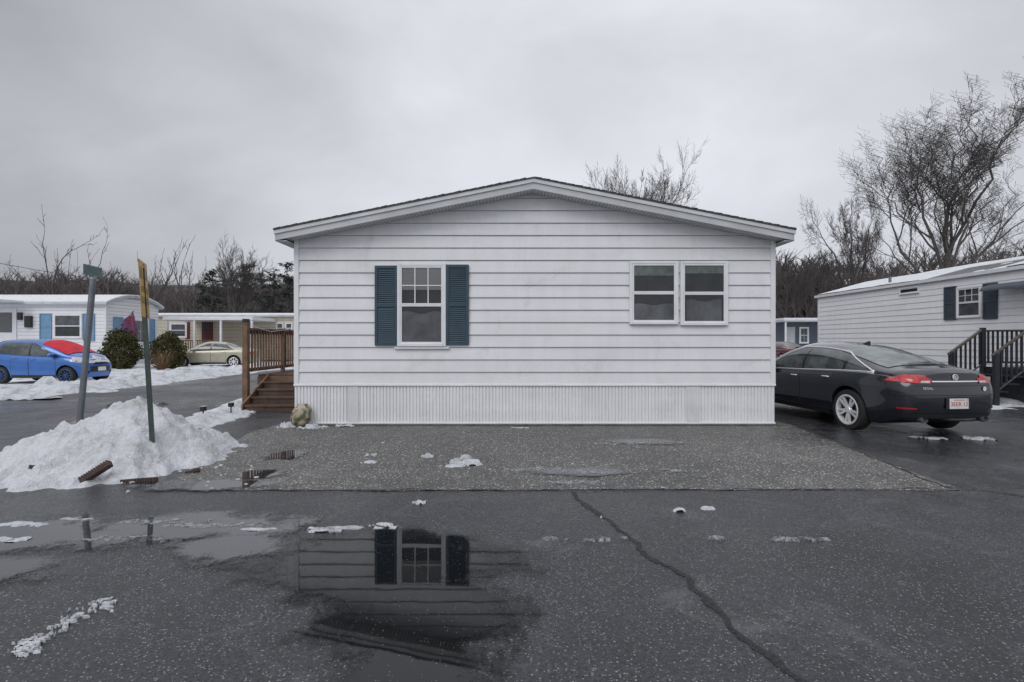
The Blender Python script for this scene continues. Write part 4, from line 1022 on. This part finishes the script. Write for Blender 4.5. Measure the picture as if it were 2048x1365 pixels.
# ------------------------------------------------------------------ vegetation
FAC=(1,.40,.20,.10,.055,.032,.022)
def bare_tree(name,label,x,y,Ht,Wd,seed,lev=5,kids=4,rt=.3,split=.35,up=.10,spread=38,group='bare trees around the park',pruned=False,lean=0,wob=.12,minr=.014,trunkL=5.0,ratio=(.5,.8),balance=False,q0=.005):
    rng=random.Random(seed); BR=[]
    def br(p,d,L,r,l):
        n=5 if l==0 else (4 if l<3 else (3 if l<5 else 2)); pts=[p]; rad=[r]; dd=d.copy()
        r1=max(minr*.6,rt*FAC[min(l+1,6)]*(1.15 if l==0 else .9))
        for i in range(n):
            dd=(dd+Vector((rng.gauss(0,1),rng.gauss(0,1),rng.gauss(0,.6)))*(.05 if l==0 else wob)+Vector((0,0,up))).normalized()
            pts.append(pts[-1]+dd*L/n); rad.append(r+(r1-r)*(i+1)/n)
        BR.append((l,pts,rad))
        if l>=lev: return
        k=kids+(2 if l==0 else 0)+rng.choice((-1,0,1) if l else (0,1))
        for j in range(k):
            t=(split+(1-split)*(j+rng.random()*.7)/k) if l==0 else .2+.8*(j+rng.random())/k
            t=min(t,.99); i=min(n-1,int(t*n)); q=pts[i].lerp(pts[i+1],t*n-i)
            rr_=max(minr,min(rad[i]*.7,rt*FAC[min(l+1,6)]*(1-.3*t)))
            base=(pts[i+1]-pts[i]).normalized()
            ax=base.orthogonal(); ax.rotate(Matrix.Rotation(rng.uniform(0,2*math.pi) if l else j*2.4+rng.random(),3,base))
            ang=R(rng.uniform(spread*.6,spread*1.25)); nd=base.copy(); nd.rotate(Matrix.Rotation(ang,3,ax))
            nd=(nd+Vector((0,0,.12))).normalized()
            LL=L*rng.uniform(*ratio)*(1-.35*t)*(1.35 if l==0 else 1)
            if pruned and l>=1: LL*=.7
            br(q,nd,LL,rr_,l+1)
        br(pts[-1],(dd+Vector((rng.gauss(0,.2),rng.gauss(0,.2),.1))).normalized(),L*.62,rad[-1],l+1)
    br(Vector((0,0,0)),Vector((lean,0,1)).normalized(),trunkL,rt,0)
    zs=sorted(p.z for _,ps,_ in BR for p in ps); zm=zs[int(len(zs)*.9995)-1]
    # keep the crown over its trunk: tilt it back by its own mean offset
    hi=[p for _,ps,_ in BR for p in ps if p.z>zm*.6]; ox=sum(p.x for p in hi)/len(hi) if balance else 0
    oz=sum(p.z for p in hi)/len(hi)
    for _,ps,_ in BR:
        for p in ps: p.x-=ox*max(0,p.z)/oz
    xs=sorted(p.x for _,ps,_ in BR for p in ps); w_=xs[int(len(xs)*(1-q0))]-xs[int(len(xs)*q0)]
    sz=Ht/zm; sx=Wd/w_; tr=MB(); cr=MB()
    for l,ps,rad in BR:
        pp=[Vector((p.x*sx,p.y*sx,p.z*sz)) for p in ps]
        (tr if l==0 else cr).tube(pp,rad,8 if l==0 else (6 if l==1 else (4 if l==2 else 3)),cap=False)
    t=thing(name,(x,y,0),label,'tree',group)
    tr.build('trunk','bark',t,smooth=True,recalc=False,local=True); cr.build('crown','twig',t,smooth=True,recalc=False,local=True)
    return t
def tx(px,d): return (px-1024)/F*d
def tz(py,d): return 1.5+(682-py)/F*d
bare_tree('bare_tree','tallest bare tree with a broad fanned crown above the right-hand mobile home',tx(1895,45),45,tz(160,45),14.2,11,lev=6,kids=3,rt=.48,split=.42,up=.10,spread=37,wob=.07,minr=.0135,ratio=(.58,.88),balance=True)
bare_tree('bare_tree','medium bare tree left of the tallest tree, behind the right-hand home',tx(1712,42),42,tz(362,42),7.6,44,lev=6,kids=3,rt=.30,split=.55,up=.0,spread=48,wob=.10,minr=.012,ratio=(.6,.88),balance=True)
bare_tree('bare_tree','bare tree crown rising above the right roof slope of the central home',tx(1272,40),40,tz(307,40),8.6,63,lev=6,kids=3,rt=.26,split=.6,up=.02,spread=44,wob=.09,minr=.010,ratio=(.62,.88),trunkL=4.5,balance=True)
bare_tree('bare_tree','sparse arching bare tree behind the left white home, tallest on that side',tx(72,55),55,tz(430,55),7.5,31,lev=4,kids=2,rt=.24,split=.45,up=.08,spread=38,pruned=True,lean=.12,minr=.026)
bare_tree('bare_tree','thin leaning bare tree just right of the arching one',tx(122,55),55,tz(482,55),3.4,41,lev=3,kids=2,rt=.16,split=.5,up=.1,spread=35,pruned=True,lean=.15,minr=.025)
bare_tree('bare_tree','stubby pruned bare tree directly behind the yellow sign',tx(300,60),60,tz(476,60),4.6,51,lev=4,kids=2,rt=.26,split=.4,up=.1,spread=38,pruned=True,minr=.03)
bare_tree('bare_tree','bare tree with forked top between the yellow sign and the pines',tx(372,60),60,tz(478,60),4.8,61,lev=4,kids=2,rt=.25,split=.4,up=.12,spread=36,pruned=True,minr=.03)
bare_tree('bare_tree','finely twigged bare tree beside the pines, left of the central home',tx(465,62),62,tz(474,62),6.6,71,lev=5,kids=4,rt=.24,split=.3,up=.06,spread=38,minr=.015,balance=True)
bare_tree('bare_tree','small bare tree behind the white home, between two sign poles',tx(240,66),66,tz(540,66),6.5,81,lev=5,kids=3,rt=.2,split=.3,up=.06,spread=42,minr=.02)
bare_tree('bare_tree','bare tree cut by the left edge of the picture',tx(-8,55),55,tz(505,55),4.5,91,lev=4,kids=3,rt=.18,split=.3,up=.08,spread=42,minr=.02)
bare_tree('bare_tree','bare tree standing in front of the woodland, right of the tallest tree',tx(2030,60),60,tz(488,60),9,95,lev=5,kids=3,rt=.22,split=.3,up=.08,spread=42,minr=.02)
bare_tree('bare_tree','slim bare tree at the edge of the woods, right beside the central home',tx(1590,60),60,tz(505,60),5.5,97,lev=5,kids=3,rt=.2,split=.3,up=.08,spread=38,minr=.02)
def pine(px,d,top,wd,seed,label):
    rng=random.Random(seed); Ht=tz(top,d); x=tx(px,d); t=thing('pine_tree',(x,d,0),label,'tree','pine trees behind the cream home')
    mb=MB(); mb.tube([(0,0,0),(0,0,Ht*.5),(0,0,Ht*.98)],[.22,.14,.03],6); mb.build('trunk','bark',t,local=True)
    mb=MB()
    tiers=[(rng.uniform(.25,1)**.9,rng.uniform(0,6.28),rng.uniform(.55,1.25)) for _ in range(46)]
    for (u,a,k) in tiers:
        z=Ht*u; L=wd*(1.15-u)**.7*k
        for j in range(46):
            s_=rng.random()**.6; p=Vector((L*s_*math.cos(a),L*s_*math.sin(a),z+.18*L*s_+rng.gauss(0,.14)))+Vector((rng.gauss(0,.22*(.5+s_)),rng.gauss(0,.22*(.5+s_)),0))
            q=rng.uniform(.12,.28); aa=a+rng.gauss(0,.7); d1=Vector((math.cos(aa),math.sin(aa),rng.uniform(-.2,.6)))*q; d2=Vector((-math.sin(aa),math.cos(aa),rng.uniform(-.6,.6)))*q*.4
            mb.add([p-d1,p+d2,p+d1*1.3,p-d2],[(0,1,2,3)])
    mb.build('crown','needle',t,recalc=False,local=True)
for i,(px,d,top,w_) in enumerate(((405,82,556,3.0),(425,74,542,2.8),(450,80,550,3.0),(492,72,532,3.2),(522,78,545,3.2),(548,72,536,3.0),(574,68,526,2.8))):
    pine(px,d,top,w_,i*3+1,'dark pine behind the cream home, '+['first','second','third','fourth','fifth','sixth','seventh'][i]+' of the row counted from the left')
def shrub(px,Y,w,h,seed,label):
    x=tx(px,Y); t=thing('evergreen_shrub',(x,Y,0),label,'shrub','evergreen shrubs by the left white home'); rng=random.Random(seed)
    mb=MB(); mb.tube([(0,0,0),(0,0,h*.5)],[.07,.04],6); mb.build('stem','bark',t,local=True)
    mb=MB()
    for i in range(6500):
        a=rng.uniform(0,2*math.pi); v=rng.uniform(-1,1); rr_=(.45+.55*rng.random()**.5)*(1+.28*noise.noise(Vector((math.cos(a)*2,math.sin(a)*2,v*2+seed))))
        c_=math.sqrt(1-v*v); wz=(1-.32*max(-.2,v))
        p=Vector((w*rr_*c_*math.cos(a)*wz,w*rr_*c_*math.sin(a)*wz,h*.5+h*.52*rr_*v)); p.z=max(.03,p.z)
        s_=rng.uniform(.03,.07); q=Vector((rng.gauss(0,1),rng.gauss(0,1),rng.gauss(0,1))).normalized()*s_; q2=q.orthogonal().normalized()*s_*.6
        mb.add([p-q,p+q2,p+q,p-q2],[(0,1,2,3)])
    mb.build('foliage','shrub',t,recalc=False,local=True)
shrub(243,26.5,.90,2.05,1,'rounded olive evergreen shrub directly behind the blue hatchback')
shrub(336,27.5,.80,2.0,2,'rounded olive evergreen shrub right of the green sign post')
t=thing('dry_bush',(tx(322,25.5),25.5,0),'dry leafless brown bush in front of the evergreen shrubs','bush'); mb=MB(); rng=random.Random(4)
for i in range(90):
    a=rng.uniform(0,6.28); r_=rng.uniform(.1,.75); h_=rng.uniform(.4,1.15); p0=Vector((.1*math.cos(a),.1*math.sin(a),0)); p1=Vector((r_*.5*math.cos(a),r_*.5*math.sin(a),h_*.6)); p2=Vector((r_*math.cos(a+.2),r_*math.sin(a+.2),h_))
    mb.tube([p0,p1,p2],[.012,.009,.004],3,cap=False)
mb.build('stems','deadbush',t,local=True,recalc=False)
mb=MB(); rng=random.Random(12)
def mini(x,y,h):
    d=Vector((rng.gauss(0,.04),rng.gauss(0,.04),1)); b=Vector((x,y,-.5)); mb.tube([b,b+d*h*.55,b+d*h*.95],[.20,.13,.05],3,cap=False)
    for i in range(17):
        t=rng.uniform(.28,.93); a=rng.uniform(0,6.28); L=h*(.30*(1-t)+.13)*rng.uniform(.7,1.3)
        p=b+d*h*t; e=Vector((math.cos(a)*.65,math.sin(a)*.65,.85)).normalized(); q=p+e*L; mb.tube([p,q],[.075,.03],3,cap=False)
        for k in range(4):
            u=rng.uniform(.3,.95); s_=p.lerp(q,u); e2=(e+Vector((rng.gauss(0,.5),rng.gauss(0,.5),rng.gauss(0,.3)))).normalized()
            mb.tube([s_,s_+e2*L*.5],[.045,.018],3,cap=False)
for i in range(260):
    px=rng.uniform(-120,640); d=rng.uniform(90,125); top=562+rng.uniform(-12,22)-14*math.sin(px*.011); mini(tx(px,d),d,tz(top,d))
for i in range(150):
    px=rng.uniform(1540,1800); d=rng.uniform(62,92); top=512+rng.uniform(-8,45)+(px-1560)*.08; mini(tx(px,d),d,tz(top,d))
for i in range(80):
    px=rng.uniform(1800,2150); d=rng.uniform(70,95); top=505+rng.uniform(-18,25); mini(tx(px,d),d,tz(top,d))
tag(mb.build('woodland','twig_far',recalc=False),'distant leafless brown woodland behind all the homes','woods',kind='stuff')
mb=MB(); rows=[]
for k,(d,hh) in enumerate(((98,0),(112,9.5),(130,14.5),(150,17.5),(190,21),(260,18))):
    rows.append([(x,d+6*nz(x,k,s=.02),hh+(2.2*nz(x,d,s=.03)+1.1*nz(x,d,3,s=.25))*(1 if k else 0)) for x in range(-360,361,2)])
mb.grid(rows); structure(mb.build('hills','hill',smooth=True,recalc=False))
def wire(a,b,sag,label):
    mb=MB(); a=Vector(a);b=Vector(b); pts=[a.lerp(b,i/20)-Vector((0,0,sag*4*(i/20)*(1-i/20))) for i in range(21)]; mb.tube(pts,.022,4); tag(mb.build('overhead_wire','blackplastic'),label,'wire')
wire((tx(-60,40),40,tz(515,40)),(tx(420,62),62,tz(578,62)),.5,'thin overhead cable sloping down from the left edge past the street sign')
wire((tx(250,50),50,tz(572,50)),(tx(640,40),40,tz(545,40)),.4,'thin overhead cable crossing in front of the pines to the central home')
# ------------------------------------------------------------------ world, light, camera
w=bpy.data.worlds.new('World'); scn.world=w; w.use_nodes=True; nt=w.node_tree; bg=nt.nodes['Background']
sky=nt.nodes.new('ShaderNodeTexSky'); sky.sky_type='NISHITA'; sky.sun_disc=False; sky.sun_elevation=R(42); sky.sun_rotation=R(210)
tc=nt.nodes.new('ShaderNodeTexCoord'); g=tc.outputs['Generated']
mp=nt.nodes.new('ShaderNodeMapping'); mp.inputs['Scale'].default_value=(1.0,1.0,1.9); nt.links.new(g,mp.inputs['Vector'])
n1=tnoise(nt,mp.outputs[0],1.7,5,.5,.4); n2=tnoise(nt,mp.outputs[0],4.5,4,.5,.2)
sep=nt.nodes.new('ShaderNodeSeparateXYZ'); nt.links.new(g,sep.inputs[0])
cl=mathn(nt,'ADD',mathn(nt,'MULTIPLY',n1,.75),mathn(nt,'MULTIPLY',n2,.25))
dot=nt.nodes.new('ShaderNodeVectorMath'); dot.operation='DOT_PRODUCT'; nt.links.new(g,dot.inputs[0]); dot.inputs[1].default_value=Vector((.20,.93,.33)).normalized()
veil=ramp(nt,dot.outputs['Value'],[(.60,.0),(1.0,1.0)])
val=mathn(nt,'ADD',mathn(nt,'MULTIPLY',cl,.70),.095)
val=mathn(nt,'ADD',val,mathn(nt,'MULTIPLY',veil,.29))
high=ramp(nt,sep.outputs[2],[(.50,0.0),(.95,1.0)])
val=mathn(nt,'ADD',val,mathn(nt,'MULTIPLY',high,.60))
back=ramp(nt,mathn(nt,'MULTIPLY',sep.outputs[1],-1),[(.0,0.0),(.8,1.0)])
val=mathn(nt,'ADD',val,mathn(nt,'MULTIPLY',back,.34))
cc=nt.nodes.new('ShaderNodeCombineColor')
nt.links.new(mathn(nt,'MULTIPLY',val,.965),cc.inputs[0]); nt.links.new(mathn(nt,'MULTIPLY',val,.985),cc.inputs[1]); nt.links.new(mathn(nt,'MULTIPLY',val,1.055),cc.inputs[2])
sc=nt.nodes.new('ShaderNodeVectorMath'); sc.operation='SCALE'; sc.inputs['Scale'].default_value=10.0; nt.links.new(cc.outputs[0],sc.inputs[0])
mx=mixc(nt,.95,sky.outputs[0],sc.outputs[0]); nt.links.new(mx,bg.inputs[0]); bg.inputs[1].default_value=.1
sl=bpy.data.lights.new('sun','SUN'); sl.energy=1.0; sl.angle=R(35); sl.color=(1,.985,.96); so=bpy.data.objects.new('sun',sl); col.objects.link(so)
so.rotation_euler=(R(48),0,R(-30))
cam=bpy.data.cameras.new('camera'); cam.lens=18; cam.sensor_width=36; cam.clip_end=2000; co=bpy.data.objects.new('camera',cam); col.objects.link(co)
co.location=(0,0,1.5); co.rotation_euler=(R(90),0,0); scn.camera=co
scn.view_settings.view_transform='Standard'; scn.view_settings.look='None'; scn.view_settings.exposure=0
